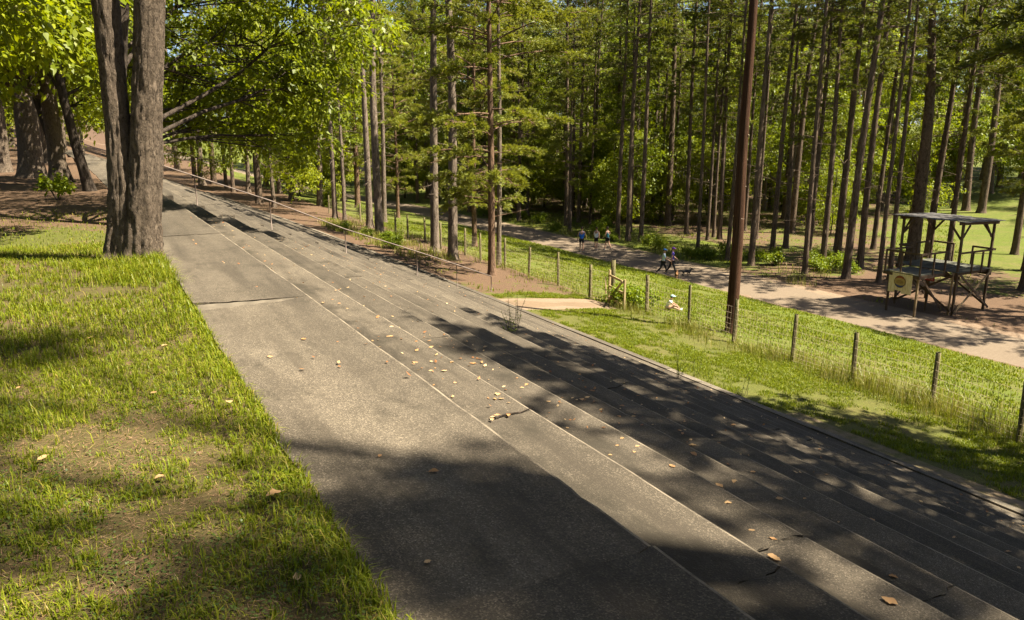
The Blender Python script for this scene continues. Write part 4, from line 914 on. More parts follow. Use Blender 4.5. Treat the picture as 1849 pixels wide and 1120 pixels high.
def tufts(n, x0, x1, y0, y1, dens, per, sp, r):
    """clumps: several blades share a root and lean apart"""
    X, Y = scatter(n, x0, x1, y0, y1, dens, r); k = r.integers(2, per, len(X)); i = np.repeat(np.arange(len(X)), k)
    s_ = r.uniform(0.55, 1.5, len(X))[i]
    return X[i]+r.normal(0, sp, len(i)), Y[i]+r.normal(0, sp, len(i)), s_
gr = []
X, Y, sz = tufts(34000, -4.6, 0.97, 1.0, 7.6, lambda x, y: view_left(x, y)*patch(x, y)*0.9, 9, 0.012, rg); k = in_lawn(X, Y); X, Y, sz = X[k], Y[k], sz[k]
gr.append(blades('lawn_grass', X, Y, rg.uniform(0.025, 0.075, len(X))*sz*(0.65+0.8*fbm(X*2.2, Y*2.2, 0, 63, 2)), 0.0058, M['grass'], rg, 1.15))
X, Y = scatter(120000, -4.6, 0.97, 1.0, 7.6, lambda x, y: view_left(x, y)*np.clip(patch(x, y), 0.22, 0.8), rg)
gr.append(blades('lawn_grass', X, Y, rg.uniform(0.012, 0.035, len(X)), 0.005, M['grass'], rg, 1.3))
X, Y, sz = tufts(34000, -8, 0.97, 7.6, 15.5, lambda x, y: view_left(x, y)*patch(x, y), 7, 0.02, rg); k = in_lawn(X, Y); X, Y, sz = X[k], Y[k], sz[k]
tall = np.exp(-((X-0.75)**2+(Y-12.3)**2)/0.9)
gr.append(blades('lawn_grass', X, Y, rg.uniform(0.035, 0.085, len(X))*sz*(0.7+0.8*fbm(X*1.7, Y*1.7, 0, 63, 2)+1.4*tall), 0.008, M['grass'], rg, 1.0))
X, Y = scatter(14000, -14, 0.9, 15.5, 24, lambda x, y: view_left(x, y)*np.clip((fbm(x*0.35, y*0.35, 0, 64)-0.46)*6, 0, 0.8), rg)
gr.append(blades('lawn_grass', X, Y, rg.uniform(0.03, 0.09, len(X)), 0.014, M['grass'], rg, 0.7))
# tufts at the foot of the twin tree and along the slab edge
X = np.concatenate([rg.normal(0.62, 0.42, 6000), 0.96-np.abs(rg.normal(0, 0.09, 4200))]); Y = np.concatenate([rg.normal(12.2, 0.55, 6000), 1.3+10.7*rg.random(4200)])
k = in_lawn(X, Y) & (vnoise(X*0, Y*2.6, 0, 91) > 0.3); X, Y = X[k], Y[k]
gr.append(blades('lawn_grass', X, Y, rg.uniform(0.05, 0.20, len(X))*np.where(Y > 10.5, 1.25, 0.62), 0.0075, M['grass'], rg, 1.3))
def join_stuff(name, meshes, label, cat):
    V = []; L = []; Cn = []; n = 0
    for me in meshes:
        v = np.empty(len(me.vertices)*3, np.float32); me.vertices.foreach_get('co', v); V.append(v.reshape(-1, 3))
        l = np.empty(len(me.loops), np.int32); me.loops.foreach_get('vertex_index', l); L.append(l+n)
        c = np.empty(len(me.polygons), np.int32); me.polygons.foreach_get('loop_total', c); Cn.append(c); n += len(me.vertices)
    me = mesh_np(name, np.concatenate(V), np.concatenate(L), np.concatenate(Cn), [meshes[0].materials[0]])
    for q in meshes: bpy.data.meshes.remove(q)
    return tag(link(name, me), label, cat, kind='stuff')
join_stuff('lawn_grass', gr, 'short patchy green grass on the lawn left of the walk', 'grass')
# clover leaflets low in the lawn
X, Y = scatter(30000, -3.5, 0.9, 1.1, 6.5, lambda x, y: view_left(x, y)*np.clip((fbm(x*1.1, y*1.1, 0, 66)-0.45)*7, 0, 1), rg); n = len(X)
P = np.stack([X, Y, zt(X, Y)+rg.uniform(0.008, 0.035, n)], -1); D = unit(runit(rg, n)*np.array([1, 1, 0.25]))
Ls = rg.uniform(0.010, 0.020, n)
tag(link('clover', leaves_mesh('clover', P, D, unit(np.array([0, 0, 1.0])+0.35*runit(rg, n)), Ls, Ls*0.95, M['clover'], 0.05)), 'low clover leaves among the lawn grass', 'clover', kind='stuff')
# pine straw on the lawn and under the pines
def straw_pts(n, x0, x1, y0, y1, dens): return scatter(n, x0, x1, y0, y1, dens, rg)
X, Y = straw_pts(40000, -4.2, 0.95, 1.0, 9, lambda x, y: view_left(x, y)*(1.15-patch(x, y)))
n = len(X); P = np.stack([X, Y, zt(X, Y)+rg.uniform(0.004, 0.02, n)], -1); D = unit(runit(rg, n)*np.array([1, 1, 0.08])); Ls = rg.uniform(0.03, 0.11, n)
tag(link('pine_straw', leaves_mesh('pine_straw', P, D, np.tile([0, 0, 1.0], (n, 1)), Ls, Ls*0+0.0028, M['straw'], 0.0)), 'fallen brown pine needles in the bare patches of the lawn', 'pine straw', kind='stuff')
# right-hand lawns
def rl(X, Y):
    s, d = cover(X, Y); v = fbm(X*0.5, Y*0.5, 0, 67)*0.5+fbm(X*3, Y*3, 0, 68)*0.5
    return np.clip((v-0.26-0.45*s)*5, 0, 1)*(d < 0.3)
gr = []
X, Y = scatter(210000, 13.5, 18.7, 5, 27, lambda x, y: rl(x, y)*(x > 13.62), rg)
gr.append(blades('meadow_grass', X, Y, rg.uniform(0.04, 0.11, len(X)), 0.014, M['grass'], rg, 0.8))
X, Y = scatter(130000, 18.7, 30.8, 6, 62, lambda x, y: rl(x, y), rg)
gr.append(blades('meadow_grass', X, Y, rg.uniform(0.05, 0.15, len(X)), 0.028, M['grass'], rg, 0.8))
X, Y = scatter(30000, 13.7, 18.7, 27, 62, lambda x, y: rl(x, y)*0.9, rg)
gr.append(blades('meadow_grass', X, Y, rg.uniform(0.06, 0.20, len(X)), 0.028, M['grass'], rg, 0.8))
X, Y = scatter(70000, 35.6, 82, 18, 72, lambda x, y: rl(x, y)*(x < 1.4*y+9), rg)
gr.append(blades('meadow_grass', X, Y, rg.uniform(0.06, 0.22, len(X)), 0.04, M['grass'], rg, 0.8))
join_stuff('meadow_grass', gr, 'green grass of the lower lawn and clearings around the track', 'grass')
gr = []
X, Y = scatter(22000, 16.6, 20.2, 7, 24, lambda x, y: np.exp(-((x-18.2)/0.75)**2)*np.clip((fbm(x*0.9, y*0.6, 0, 69)-0.28)*3, 0, 1), rg)
gr.append(blades('tall_grass', X, Y, rg.uniform(0.18, 0.62, len(X))*np.where(Y < 15, 1.15, 0.85), 0.011, M['grass_dry'], rg, 0.55))
X, Y = scatter(2600, 17.6, 19.4, 24, 60, lambda x, y: np.exp(-((x-18.4)/0.5)**2), rg)
gr.append(blades('tall_grass', X, Y, rg.uniform(0.15, 0.45, len(X)), 0.02, M['grass_dry'], rg, 0.55))
X, Y = scatter(6000, 14.0, 16.8, 36, 54, lambda x, y: np.clip((fbm(x*0.5, y*0.5, 0, 70)-0.42)*5, 0, 1), rg)
gr.append(blades('tall_grass', X, Y, rg.uniform(0.15, 0.5, len(X)), 0.02, M['grass_dry'], rg, 0.6))
X, Y = scatter(6000, 35.6, 41, 30, 66, lambda x, y: np.clip((fbm(x*0.5, y*0.5, 0, 71)-0.5)*6, 0, 1), rg)
gr.append(blades('tall_grass', X, Y, rg.uniform(0.2, 0.6, len(X)), 0.03, M['grass_dry'], rg, 0.6))
join_stuff('tall_grass', gr, 'tall half-dry grass standing along the wire fence', 'grass')

# ------------------------------------------------------------------ fallen leaves
def leaf_one(seed, L):
    r = random.Random(seed); n = 8; V = []; F = []
    cup = r.uniform(-0.3, 0.5)
    for q in range(n+1):
        t = q/n; wd = math.sin(PI*t**0.85)*0.30*L*(1+0.10*r.uniform(-1, 1)); x = (t-0.5)*L; z = 0.05*L+cup*L*(t-0.5)**2
        V += [(x, wd, z+abs(wd)*r.uniform(0.1, 0.5)), (x, 0, z), (x, -wd, z+abs(wd)*r.uniform(0.1, 0.5))]
    for q in range(n):
        k = q*3; F += [(k, k+1, k+4, k+3), (k+1, k+2, k+5, k+4)]
    b = MB(); b.add(np.array(V), F); b.tube([(-0.5*L, 0, 0.3*cup*L), (-0.72*L, 0.04*L, 0.03*L)], 0.0012, 4); return b.mesh('fallen_leaf', M['litter'], True)
LV = [leaf_one(q, 0.075+0.008*q) for q in range(6)]
def step_z(x, y):
    x = x-float(xo(y))
    if x < X0: return ztf(x, y)+0.03
    k = 0 if x < X1 else int((x-X1)/TREAD)+1
    return -RISE*min(k, NROW)+0.004
def fallen(x, y, q, label, group, s=1.0, z=None):
    o = link('fallen_leaf', LV[q % 6], None, (x, y, step_z(x, y) if z is None else z), random.uniform(0, 6), s); o.rotation_euler[0] = random.uniform(-.12, .12); o.rotation_euler[1] = random.uniform(-.12, .12)
    tag(o, label, 'leaf', group)
rl_ = np.random.default_rng(11); cnt = 0
while cnt < 130:
    y = 1.6+9*rl_.random()**1.3; x = rl_.uniform(1.0, 11.5)
    u = ((x-X1) % TREAD)
    if x > X1 and (u < 0.05 or u > 0.88): continue
    if x < X1 and rl_.random() < 0.75: continue
    fallen(x, y, cnt, 'small dry leaf lying on the near concrete steps', 'dry leaves on the steps', rl_.uniform(0.4, 0.85)); cnt += 1
for q in range(75):
    k_ = int(rl_.integers(1, 8)); x = rowx(k_)[0]+rl_.uniform(0.08, 0.84); y = rl_.uniform(2.2, 8.5)
    fallen(x, y, q, 'small dry leaf lying on the near concrete steps', 'dry leaves on the steps', rl_.uniform(0.4, 0.9))
for q, (x, y) in enumerate([(-0.55, 3.55), (-0.2, 2.7), (0.1, 2.9), (0.35, 2.6), (-1.2, 3.3), (-1.6, 4.6), (-0.4, 5.2), (0.2, 4.6), (0.65, 3.2), (0.72, 4.0), (-0.9, 2.3), (-0.3, 2.0), (0.3, 6.2), (-0.6, 6.8), (-1.1, 6.1), (0.75, 5.6), (0.5, 7.6), (-0.1, 8.2), (0.72, 2.35), (0.55, 2.05), (-1.5, 2.6), (-2.3, 5.0)]):
    fallen(x, y, q, 'dry leaf lying in the grass of the left lawn', 'dry leaves on the lawn', random.uniform(0.6, 1.0), ztf(x, y)+0.035)
n = 1500; X = []; Y = []
while len(X) < n:
    y = 5.5+20*rl_.random()**1.2; x = rl_.uniform(2.4, 13.2) if rl_.random() < .85 else rl_.uniform(1.1, 13.2)
    if rl_.random() > (0.25+0.75*float(fbm(np.array([x*0.35]), np.array([y*0.25]), 0, 88)[0] > 0.52)): continue
    if ((x-float(xo(y))-X1) % TREAD) > 0.86 or ((x-float(xo(y))-X1) % TREAD) < 0.04: continue
    X.append(x); Y.append(y)
P = np.array([(x, y, step_z(x, y)+0.005) for x, y in zip(X, Y)]); D = unit(runit(rl_, n)*np.array([1, 1, 0.25])); Ls = rl_.uniform(0.025, 0.07, n)
tag(link('leaf_litter', leaves_mesh('leaf_litter', P+np.array([0, 0, 0.008]), D, unit(np.array([0, 0, 1.0])+0.4*runit(rl_, n)), Ls, Ls*0.6, M['litter'], 0.0)), 'scattered bits of dry leaf litter on the concrete steps', 'leaf litter', kind='stuff')
# a fallen twig with a few dead leaves
tg = thing('fallen_twig', 'thin dark twig with pale dead leaves lying across the first step', 'twig', (2.78, 5.36, -RISE+0.012))
b = MB(); b.tube([(0, 0, 0), (0.12, 0.03, 0.006), (0.26, 0.02, 0.004), (0.40, 0.06, 0.008)], [0.009, 0.008, 0.006, 0.004], 6); b.build('stalk', M['bark_dark'], tg, True)
for q, (x, y) in enumerate(((-0.02, 0.01), (-0.05, -0.03), (0.03, 0.03), (0.12, -0.01))): link('leaf', LV[q], tg, (x, y, 0.012), q*1.4, 0.6)
# ------------------------------------------------------------------ weeds sprouting from the joints
def weed(x, y, z, h, n, seed, label, dry=False):
    r = np.random.default_rng(seed); o = thing('weed', label, 'weed', (x, y, z)); 
    for q in range(n):
        a = r.uniform(0, 2*PI); d = np.array([math.cos(a), math.sin(a)])*r.uniform(0.05, 0.35)*h; hh = h*r.uniform(0.6, 1.0)
        st = np.array([[0, 0, 0], [d[0]*0.3, d[1]*0.3, hh*0.5], [d[0], d[1], hh]])+np.array([r.normal(0, .05), r.normal(0, .05), 0])
        b = MB(); b.tube(st, [0.006, 0.005, 0.002], 4); b.build('stem', M['bark_dark'], o, True)
        k = 26; t = r.uniform(0.15, 1, k); P = np.stack([np.interp(t, [0, .5, 1], st[:, c]) for c in range(3)], -1)
        D = unit(runit(r, k)*np.array([1, 1, 0.4])+np.array([0, 0, 0.15])); Ls = r.uniform(0.03, 0.075, k)*(1.2-0.6*t)
        link('leaves', leaves_mesh('leaves', P, D, unit(np.array([0, 0, 1.0])+0.6*runit(r, k)), Ls, Ls*0.4, M['grass_dry' if dry else 'shrub']), o)
def rz_(k): return -RISE*k
weed(7.35, 13.5, rz_(6), 0.55, 7, 1, 'tuft of green weeds growing from the middle of the steps'); weed(7.75, 13.9, rz_(6), 0.85, 4, 2, 'dry thin weed stalk beside the green tuft on the steps', True)
weed(12.3, 14.0, rz_(11), 0.7, 6, 3, 'green weeds sprouting from the lowest steps'); weed(13.72, 14.9, ztf(13.8, 14.9), 1.15, 4, 4, 'tall leggy weed at the kerb left of the other tall weeds')
weed(13.85, 13.2, ztf(13.9, 13.2), 1.1, 3, 5, 'tall leggy weed at the kerb, right of the first tall weed')
# ------------------------------------------------------------------ people and dogs
dg = None
def skin(name, V, E, R, mat, parent, sub=2, root=0):
    me = bpy.data.meshes.new(name); me.from_pydata([tuple(v) for v in V], E, [])
    o = bpy.data.objects.new(name, me); C.objects.link(o)
    md = o.modifiers.new('skin', 'SKIN'); md.use_smooth_shade = True
    for q, r in enumerate(R):
        sv = me.skin_vertices[0].data[q]; sv.radius = (r, r) if np.isscalar(r) else r; sv.use_root = (q == root)
    s = o.modifiers.new('sub', 'SUBSURF'); s.levels = sub; s.render_levels = sub
    d = bpy.context.evaluated_depsgraph_get(); nm = bpy.data.meshes.new_from_object(o.evaluated_get(d))
    bpy.data.objects.remove(o); bpy.data.meshes.remove(me)
    nm.materials.clear(); nm.materials.append(mat); nm.name = name
    return link(name, nm, parent)
def lathe_ball(name, c, r, mat, parent, lo=-1.0, n=14, m=8, sq=(1, 1, 1), off=(0, 0, 0)):
    V = []; F = []
    zs = np.linspace(math.asin(lo), PI/2-0.02, m)
    for t in zs:
        for q in range(n): a = 2*PI*q/n; V.append((c[0]+r*sq[0]*math.cos(t)*math.cos(a)+off[0], c[1]+r*sq[1]*math.cos(t)*math.sin(a)+off[1], c[2]+r*sq[2]*math.sin(t)+off[2]))
    for i in range(m-1):
        for q in range(n): F.append((i*n+q, i*n+(q+1) % n, (i+1)*n+(q+1) % n, (i+1)*n+q))
    F.append(tuple((m-1)*n+q for q in range(n)))
    b = MB(); b.add(np.array(V), F); return b.build(name, mat, parent, True)
def person(x, y, z, face, H, label, top, bottom, cap=None, legs=(0.0, 0.0), knees=(0.05, 0.05), arms=(0.1, -0.1), elbows=(0.3, 0.3), spread=0.12, sleeves=0.0, long_pants=False, hip_hand=None, lean=0.05, skirtlen=0.0):
    """faces +Y before turning; legs/arms: forward swing in radians (left, right)"""
    o = thing('person', label, 'person', (x, y, z), face)
    k = H/1.75
    pel = np.array([0, 0, 0.95])*k; J = {}
    def ln(a): return np.array([0, math.sin(a), math.cos(a)])
    J['pel'] = pel; J['waist'] = pel+ln(lean)*0.16*k; J['chest'] = J['waist']+ln(lean)*0.24*k; J['neck'] = J['chest']+ln(lean)*0.16*k; J['headb'] = J['neck']+ln(lean*.5)*0.08*k; J['head'] = J['headb']+np.array([0, 0.01, 0.10])*k; J['crown'] = J['head']+np.array([0, 0, 0.075])*k
    for s, nm, q in ((-1, 'L', 0), (1, 'R', 1)):
        hip = pel+np.array([s*0.095, 0, -0.04])*k; a = legs[q]
        kn = hip+np.array([s*0.01, math.sin(a)*0.43, -math.cos(a)*0.43])*k; a2 = a-knees[q]
        an = kn+np.array([0, math.sin(a2)*0.42, -math.cos(a2)*0.42])*k
        J['hip'+nm] = hip; J['kn'+nm] = kn; J['an'+nm] = an; J['toe'+nm] = an+np.array([s*0.02, 0.17*math.cos(a2), -0.045+0.17*math.sin(a2)*0.6])*k; J['heel'+nm] = an+np.array([0, -0.05, -0.045])*k
        sh = J['chest']+np.array([s*0.185, 0, 0.10])*k; a = arms[q]
        el = sh+np.array([s*spread*0.9, math.sin(a)*0.28, -math.cos(a)*0.28])*k; a2 = a+elbows[q]
        wr = el+np.array([s*0.02, math.sin(a2)*0.25, -math.cos(a2)*0.25])*k
        if hip_hand == nm: el = sh+np.array([s*0.22, -0.06, -0.17])*k; wr = pel+np.array([s*0.17, 0.03, 0.10])*k
        J['sh'+nm] = sh; J['el'+nm] = el; J['wr'+nm] = wr; dd = (wr-el)/np.linalg.norm(wr-el); J['pm'+nm] = wr+dd*0.08*k; J['tip'+nm] = wr+dd*0.17*k
    lowest = min(J['heelL'][2], J['heelR'][2], J['toeL'][2], J['toeR'][2])-0.028*k
    for q in J: J[q] = J[q]-np.array([0, 0, lowest])
    V = []; R = []; ix = {}; E = []
    def v(n, p, r): ix[n] = len(V); V.append(p); R.append(tuple(np.array(r)*k) if not np.isscalar(r) else r*k)
    for n, r in (('pel', (.145, .105)), ('waist', (.125, .09)), ('chest', (.15, .105)), ('neck', .052), ('headb', .055), ('head', (.078, .092)), ('crown', (.06, .072))): v(n, J[n], r)
    for a, c in (('pel', 'waist'), ('waist', 'chest'), ('chest', 'neck'), ('neck', 'headb'), ('headb', 'head'), ('head', 'crown')): E.append((ix[a], ix[c]))
    for s in 'LR':
        for n, r in (('hip', .088), ('kn', .055), ('an', .036), ('toe', .03), ('sh', .058), ('el', .040), ('wr', .027), ('pm', (.032, .018))): v(n+s, J[n+s], r)
        for a, c in (('hip', 'kn'), ('kn', 'an'), ('an', 'toe'), ('sh', 'el'), ('el', 'wr'), ('wr', 'pm')): E.append((ix[a+s], ix[c+s]))
        E += [(ix['pel'], ix['hip'+s]), (ix['chest'], ix['sh'+s])]
        dd = unit(J['tip'+s]-J['wr'+s]); fw = np.array([0, 1.0, 0]); fw = unit(fw-dd*fw.dot(dd)); sg = -1 if s == 'L' else 1
        for f, (o_, L) in enumerate(((0.024, .072), (0.008, .08), (-0.008, .075), (-0.024, .06))):
            a = J['pm'+s]+(fw*o_+dd*0.025)*k; c = a+(dd*L*0.55)*k; e = c+(dd*L*0.4+np.array([-sg*0.02, 0, 0]))*k
            v(f'f{f}{s}', a, .0095); v(f'g{f}{s}', c, .0085); v(f'h{f}{s}', e, .007); E += [(ix['pm'+s], ix[f'f{f}{s}']), (ix[f'f{f}{s}'], ix[f'g{f}{s}']), (ix[f'g{f}{s}'], ix[f'h{f}{s}'])]
        a = J['wr'+s]+(dd*0.035+fw*0.03)*k; v('t'+s, a, .011); v('u'+s, a+(dd*0.035+fw*0.018)*k, .009); E += [(ix['wr'+s], ix['t'+s]), (ix['t'+s], ix['u'+s])]
    skin('body', V, E, R, M['skin'], o, 1)
    # shirt
    VV = [J['pel']+np.array([0, 0, -0.02-skirtlen])*k, J['waist'], J['chest'], J['chest']*0.35+J['neck']*0.65, J['shL'], J['shR']]; EE = [(0, 1), (1, 2), (2, 3), (2, 4), (2, 5)]; RR = [(.165*k, .125*k), (.142*k, .108*k), (.168*k, .122*k), .075*k, .072*k, .072*k]
    if sleeves:
        VV += [J['shL']*(1-sleeves)+J['elL']*sleeves, J['shR']*(1-sleeves)+J['elR']*sleeves]; EE += [(4, 6), (5, 7)]; RR += [.060*k, .060*k]
    skin('shirt', VV, EE, RR, M[top], o, 2, 1)
    e = 1.0 if long_pants else 0.62
    VV = [J['pel']+np.array([0, 0, 0.03])*k]; EE = []; RR = [(.155*k, .118*k)]
    for s in 'LR':
        i = len(VV); VV += [J['hip'+s], J['hip'+s]*(1-e)+J['kn'+s]*e]; RR += [.103*k, (.064 if long_pants else .092)*k]; EE += [(0, i), (i, i+1)]
        if long_pants: VV += [J['kn'+s]*0.08+J['an'+s]*0.92]; RR += [.043*k]; EE += [(i+1, i+2)]
    skin('leggings' if long_pants else 'shorts', VV, EE, RR, M[bottom], o, 2)
    for s in 'LR': skin('shoe', [J['heel'+s]+np.array([0, 0, .012])*k, J['an'+s]*0.5+J['toe'+s]*0.5+np.array([0, 0, -.018])*k, J['toe'+s]], [(0, 1), (1, 2)], [.042*k, .042*k, .034*k], M['shoe'], o, 2, 1)
    hd = J['head']
    hr = lathe_ball('hair', hd+np.array([0, -0.022, 0.020])*k, 0.108*k, M['hair'], o, -0.35, sq=(0.86, 0.98, 1.0))
    if cap:
        cp = lathe_ball('cap', hd+np.array([0, -0.004, 0.035])*k, 0.112*k, M[cap], o, 0.0, sq=(0.90, 1.04, 0.86))
        b = MB(); c = hd+np.array([0, 0.10, 0.040])*k; P = [(c[0]+a*k, c[1]+d*k, c[2]-0.012*k*abs(a)*10-0.1*d*k) for a, d in ((-.085, 0), (-.07, .06), (0, .085), (.07, .06), (.085, 0))]
        P2 = [(p[0], p[1], p[2]+0.008*k) for p in P]; b.add(np.array(P+P2), [(0, 1, 2, 3, 4), (9, 8, 7, 6, 5)]+[(i, i+5, (i+1) % 5+5, (i+1) % 5) for i in range(5)]); b.build('cap_peak', M[cap], cp)
    lathe_ball('nose', hd+np.array([0, 0.098, -0.012])*k, 0.014*k, M['skin'], o, -0.9, 8, 5, (0.8, 1.1, 1.4))
    for s in (-1, 1):
        lathe_ball('eye', hd+np.array([s*0.030, 0.083, 0.012])*k, 0.011*k, M['eye'], o, -0.9, 8, 5); lathe_ball('ear', hd+np.array([s*0.080, -0.005, -0.005])*k, 0.026*k, M['skin'], o, -0.9, 8, 5, (0.4, 0.8, 1.2))
    MB().box(hd+np.array([0, 0.088, -0.048])*k, (0.042*k, 0.010*k, 0.010*k)).build('mouth', M['lip'], o)
    return o
RIGHT = math.atan2(-0.877, -0.48)+PI                     # turning that makes +Y look to picture right
def turn(deg): # picture direction the person faces: 0 = right, 90 = away from camera
    d = math.radians(deg); v = np.array([0.877, -0.48])*math.cos(d)+np.array([0.48, 0.877])*math.sin(d)
    return math.atan2(v[1], v[0])-PI/2
tz = lambda x, y: ztf(x, y)+0.015
person(31.5, 46.9, tz(31.5, 46.9), turn(80), 1.78, 'person in a long blue sleeveless top seen from behind on the track', 'blue', 'black', None, (0.12, -0.10), (0.05, 0.1), (-0.05, 0.1), (0.2, 0.3), 0.10, 0.0, False, None, 0.03, 0.16)
person(33.0, 47.2, tz(33.0, 47.2), turn(60), 1.66, 'person in a white top and black shorts, middle of the three on the track', 'white', 'black', None, (0.10, -0.12), (0.05, 0.15), (0.15, -0.2), (0.9, 0.4), 0.07)
person(33.8, 46.9, tz(33.8, 46.9), turn(150), 1.68, 'person in a dark teal top, right one of the three on the track', 'teal', 'black', None, (0.25, -0.22), (0.10, 0.3), (0.2, -0.1), (0.5, 0.4), 0.08, 0.0, False, 'R')
person(30.6, 36.6, tz(30.6, 36.6), turn(-10), 1.62, 'person in a pale blue shirt, blue cap and black leggings striding along the track', 'ltblue', 'black', 'capblue', (0.42, -0.40), (0.12, 0.35), (-0.45, 0.4), (0.5, 0.7), 0.09, 0.95, True, None, 0.08, 0.06)
person(31.3, 36.6, tz(31.3, 36.6), turn(-5), 1.72, 'person in a purple tee shirt, purple cap and black leggings walking with two dogs', 'purple', 'black', 'cappurple', (-0.36, 0.36), (0.35, 0.10), (0.35, -0.30), (0.5, 0.25), 0.12, 0.5, True, None, 0.05, 0.04)
def sitting_child():
    x, y = 20.35, 24.0; o = thing('person', 'person in a white shirt and pale cap sitting in the grass behind the fence', 'person', (x, y, ztf(x, y)), turn(-15), None, 0.88)
    J = dict(pel=(0, 0, .12), waist=(0, .05, .24), chest=(0, .13, .40), neck=(0, .19, .50), headb=(0, .215, .55), head=(0, .245, .63), crown=(0, .255, .69))
    J = {a: np.array(b_, float) for a, b_ in J.items()}
    for s, nm in ((-1, 'L'), (1, 'R')):
        J['hip'+nm] = np.array([s*.07, .03, .11]); J['kn'+nm] = np.array([s*.13, .34, .22 if s < 0 else .17]); J['an'+nm] = np.array([s*.10, .62, .05]); J['toe'+nm] = np.array([s*.12, .72, .07])
        J['sh'+nm] = np.array([s*.135, .15, .445]); J['el'+nm] = np.array([s*.17, .28, .31]); J['wr'+nm] = np.array([s*.10, .45, .24]); J['pm'+nm] = np.array([s*.08, .50, .21])
    V = []; R = []; ix = {}; E = []
    def v(n, p, r): ix[n] = len(V); V.append(p); R.append(r)
    for n, r in (('pel', (.11, .09)), ('waist', (.095, .075)), ('chest', (.105, .08)), ('neck', .042), ('headb', .048), ('head', (.072, .082)), ('crown', (.05, .06))): v(n, J[n], r)
    for a, c in (('pel', 'waist'), ('waist', 'chest'), ('chest', 'neck'), ('neck', 'headb'), ('headb', 'head'), ('head', 'crown')): E.append((ix[a], ix[c]))
    for s in 'LR':
        for n, r in (('hip', .07), ('kn', .048), ('an', .034), ('toe', .028), ('sh', .045), ('el', .034), ('wr', .024), ('pm', (.024, .014))): v(n+s, J[n+s], r)
        for a, c in (('hip', 'kn'), ('kn', 'an'), ('an', 'toe'), ('sh', 'el'), ('el', 'wr'), ('wr', 'pm')): E.append((ix[a+s], ix[c+s]))
        E += [(ix['pel'], ix['hip'+s]), (ix['chest'], ix['sh'+s])]
        dd = unit(J['pm'+s]-J['wr'+s]); sd_ = unit(np.cross(dd, [0, 0, 1.0]))
        for f, (o_, L) in enumerate(((.018, .045), (.006, .052), (-.006, .05), (-.018, .04))):
            a = J['pm'+s]+sd_*o_+dd*.012; v(f'f{f}{s}', a, .007); v(f'g{f}{s}', a+dd*L+np.array([0, 0, -.012]), .0055); E += [(ix['pm'+s], ix[f'f{f}{s}']), (ix[f'f{f}{s}'], ix[f'g{f}{s}'])]
        v('t'+s, J['wr'+s]+dd*.025+sd_*.022, .008); v('u'+s, J['wr'+s]+dd*.05+sd_*.035, .006); E += [(ix['wr'+s], ix['t'+s]), (ix['t'+s], ix['u'+s])]
    skin('body', V, E, R, M['skin'], o, 1)
    skin('shirt', [J['pel']+np.array([0, 0, .02]), J['waist'], J['chest'], J['chest']*.4+J['neck']*.6, J['shL'], J['shR'], J['shL']*.4+J['elL']*.6, J['shR']*.4+J['elR']*.6], [(0, 1), (1, 2), (2, 3), (2, 4), (2, 5), (4, 6), (5, 7)], [(.125, .105), (.11, .09), (.12, .095), .06, .056, .056, .05, .05], M['white'], o, 2, 1)
    skin('shorts', [J['pel'], J['hipL'], J['hipL']*.5+J['knL']*.5, J['hipR'], J['hipR']*.5+J['knR']*.5], [(0, 1), (1, 2), (0, 3), (3, 4)], [.115, .085, .072, .085, .072], M['fur_tan'], o, 2)
    for s in 'LR': skin('shoe', [J['an'+s], J['toe'+s]], [(0, 1)], [.042, .035], M['white'], o, 2)
    hd = J['head']; lathe_ball('hair', hd+np.array([0, -.018, .012]), .092, M['hair'], o, -.4, sq=(.86, .95, 1)); lathe_ball('cap', hd+np.array([0, -.002, .024]), .097, M['capmint'], o, 0.0, sq=(.92, 1.04, .88))
    MB().box(hd+np.array([0, .115, .030]), (.12, .09, .012)).build('cap_peak', M['capmint'], o)
    lathe_ball('nose', hd+np.array([0, .085, -.008]), .012, M['skin'], o, -.9, 8, 5)
    for s in (-1, 1): lathe_ball('eye', hd+np.array([s*.026, .075, .01]), .009, M['eye'], o, -.9, 8, 5); lathe_ball('ear', hd+np.array([s*.072, -.005, -.005]), .022, M['skin'], o, -.9, 8, 5, (.4, .8, 1.2))
    MB().box(hd+np.array([0, .078, -.042]), (.034, .008, .008)).build('mouth', M['lip'], o)
sitting_child()
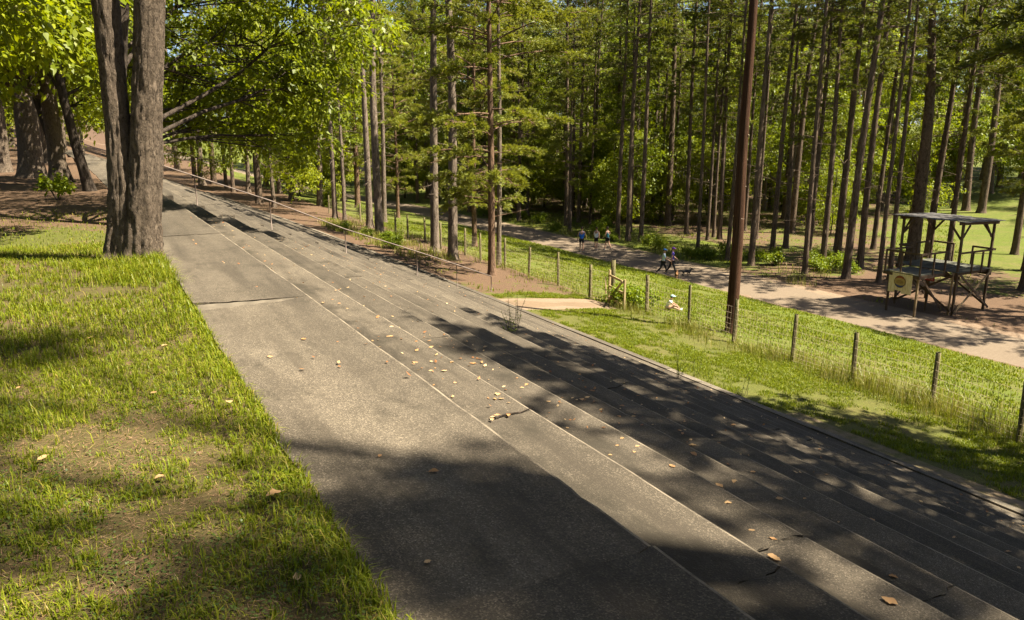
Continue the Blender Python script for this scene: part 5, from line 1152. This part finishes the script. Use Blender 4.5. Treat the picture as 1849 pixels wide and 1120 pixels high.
def dog(x, y, face, k, label, fur, ear, tail_up=0.5, fat=1.0):
    o = thing('dog', label, 'dog', (x, y, tz(x, y)), face)
    P = dict(rump=(0, -.26, .36), loin=(0, -.10, .35), rib=(0, .08, .335), chest=(0, .24, .345), neck=(0, .34, .45), poll=(0, .40, .53), muz=(0, .52, .49), nose=(0, .58, .475), t1=(0, -.34, .40), t2=(0, -.44, .40+.16*tail_up), t3=(0, -.50, .40+.30*tail_up))
    for s, n in ((-1, 'L'), (1, 'R')):
        f = .05*s
        P['shl'+n] = (s*.065, .23, .28); P['elb'+n] = (s*.07, .19+f, .19); P['wri'+n] = (s*.07, .23+f*1.6, .09); P['paw'+n] = (s*.07, .26+f*2, .018)
        P['thi'+n] = (s*.07, -.25, .28); P['kne'+n] = (s*.075, -.17-f, .20); P['hock'+n] = (s*.075, -.29-f*1.4, .11); P['foot'+n] = (s*.075, -.27-f*1.6, .018)
    V = []; R = []; ix = {}; rad = dict(rump=.085*fat, loin=.08*fat, rib=.105*fat, chest=.095*fat, neck=.062, poll=.068, muz=.036, nose=.024, t1=.03, t2=.022, t3=.016)
    for n, p in P.items():
        ix[n] = len(V); V.append(tuple(np.array(p)*k)); r = rad.get(n) or (.058 if n[:3] in ('shl', 'thi') else .034 if n[:3] in ('elb', 'kne') else .022 if n[:3] in ('wri', 'hoc') else .026); R.append(r*k)
    E = [('rump', 'loin'), ('loin', 'rib'), ('rib', 'chest'), ('chest', 'neck'), ('neck', 'poll'), ('poll', 'muz'), ('muz', 'nose'), ('rump', 't1'), ('t1', 't2'), ('t2', 't3')]
    for n in 'LR': E += [('chest', 'shl'+n), ('shl'+n, 'elb'+n), ('elb'+n, 'wri'+n), ('wri'+n, 'paw'+n), ('rump', 'thi'+n), ('thi'+n, 'kne'+n), ('kne'+n, 'hock'+n), ('hock'+n, 'foot'+n)]
    skin('body', V, [(ix[a], ix[c]) for a, c in E], R, M[fur], o, 2, 2)
    for s in (-1, 1):
        lathe_ball('ear', np.array([s*.062, .385, .565])*k, .036*k, M[ear], o, -.8, 8, 6, (.45, .7, 1.3)); lathe_ball('eye', np.array([s*.034, .465, .545])*k, .011*k, M['eye'], o, -.9, 8, 5)
    lathe_ball('nose_tip', np.array([0, .602, .482])*k, .016*k, M['eye'], o, -.9, 8, 5)
    b = MB(); b.tube([np.array([.064*math.cos(a), .335+.02*math.sin(a), .44+.052*math.sin(a)])*k for a in np.linspace(0, 2*PI, 13)], .008*k, 5, cap=False); b.build('collar', M['collar'], o)
dog(31.95, 36.0, turn(12), 0.82, 'small black dog trotting ahead of the walkers on the track', 'fur_black', 'fur_black', 0.3)
dog(30.75, 35.5, turn(70), 0.80, 'small brown dog seen from behind at the feet of the walkers', 'fur_brown', 'fur_tan', 0.7, 1.2)
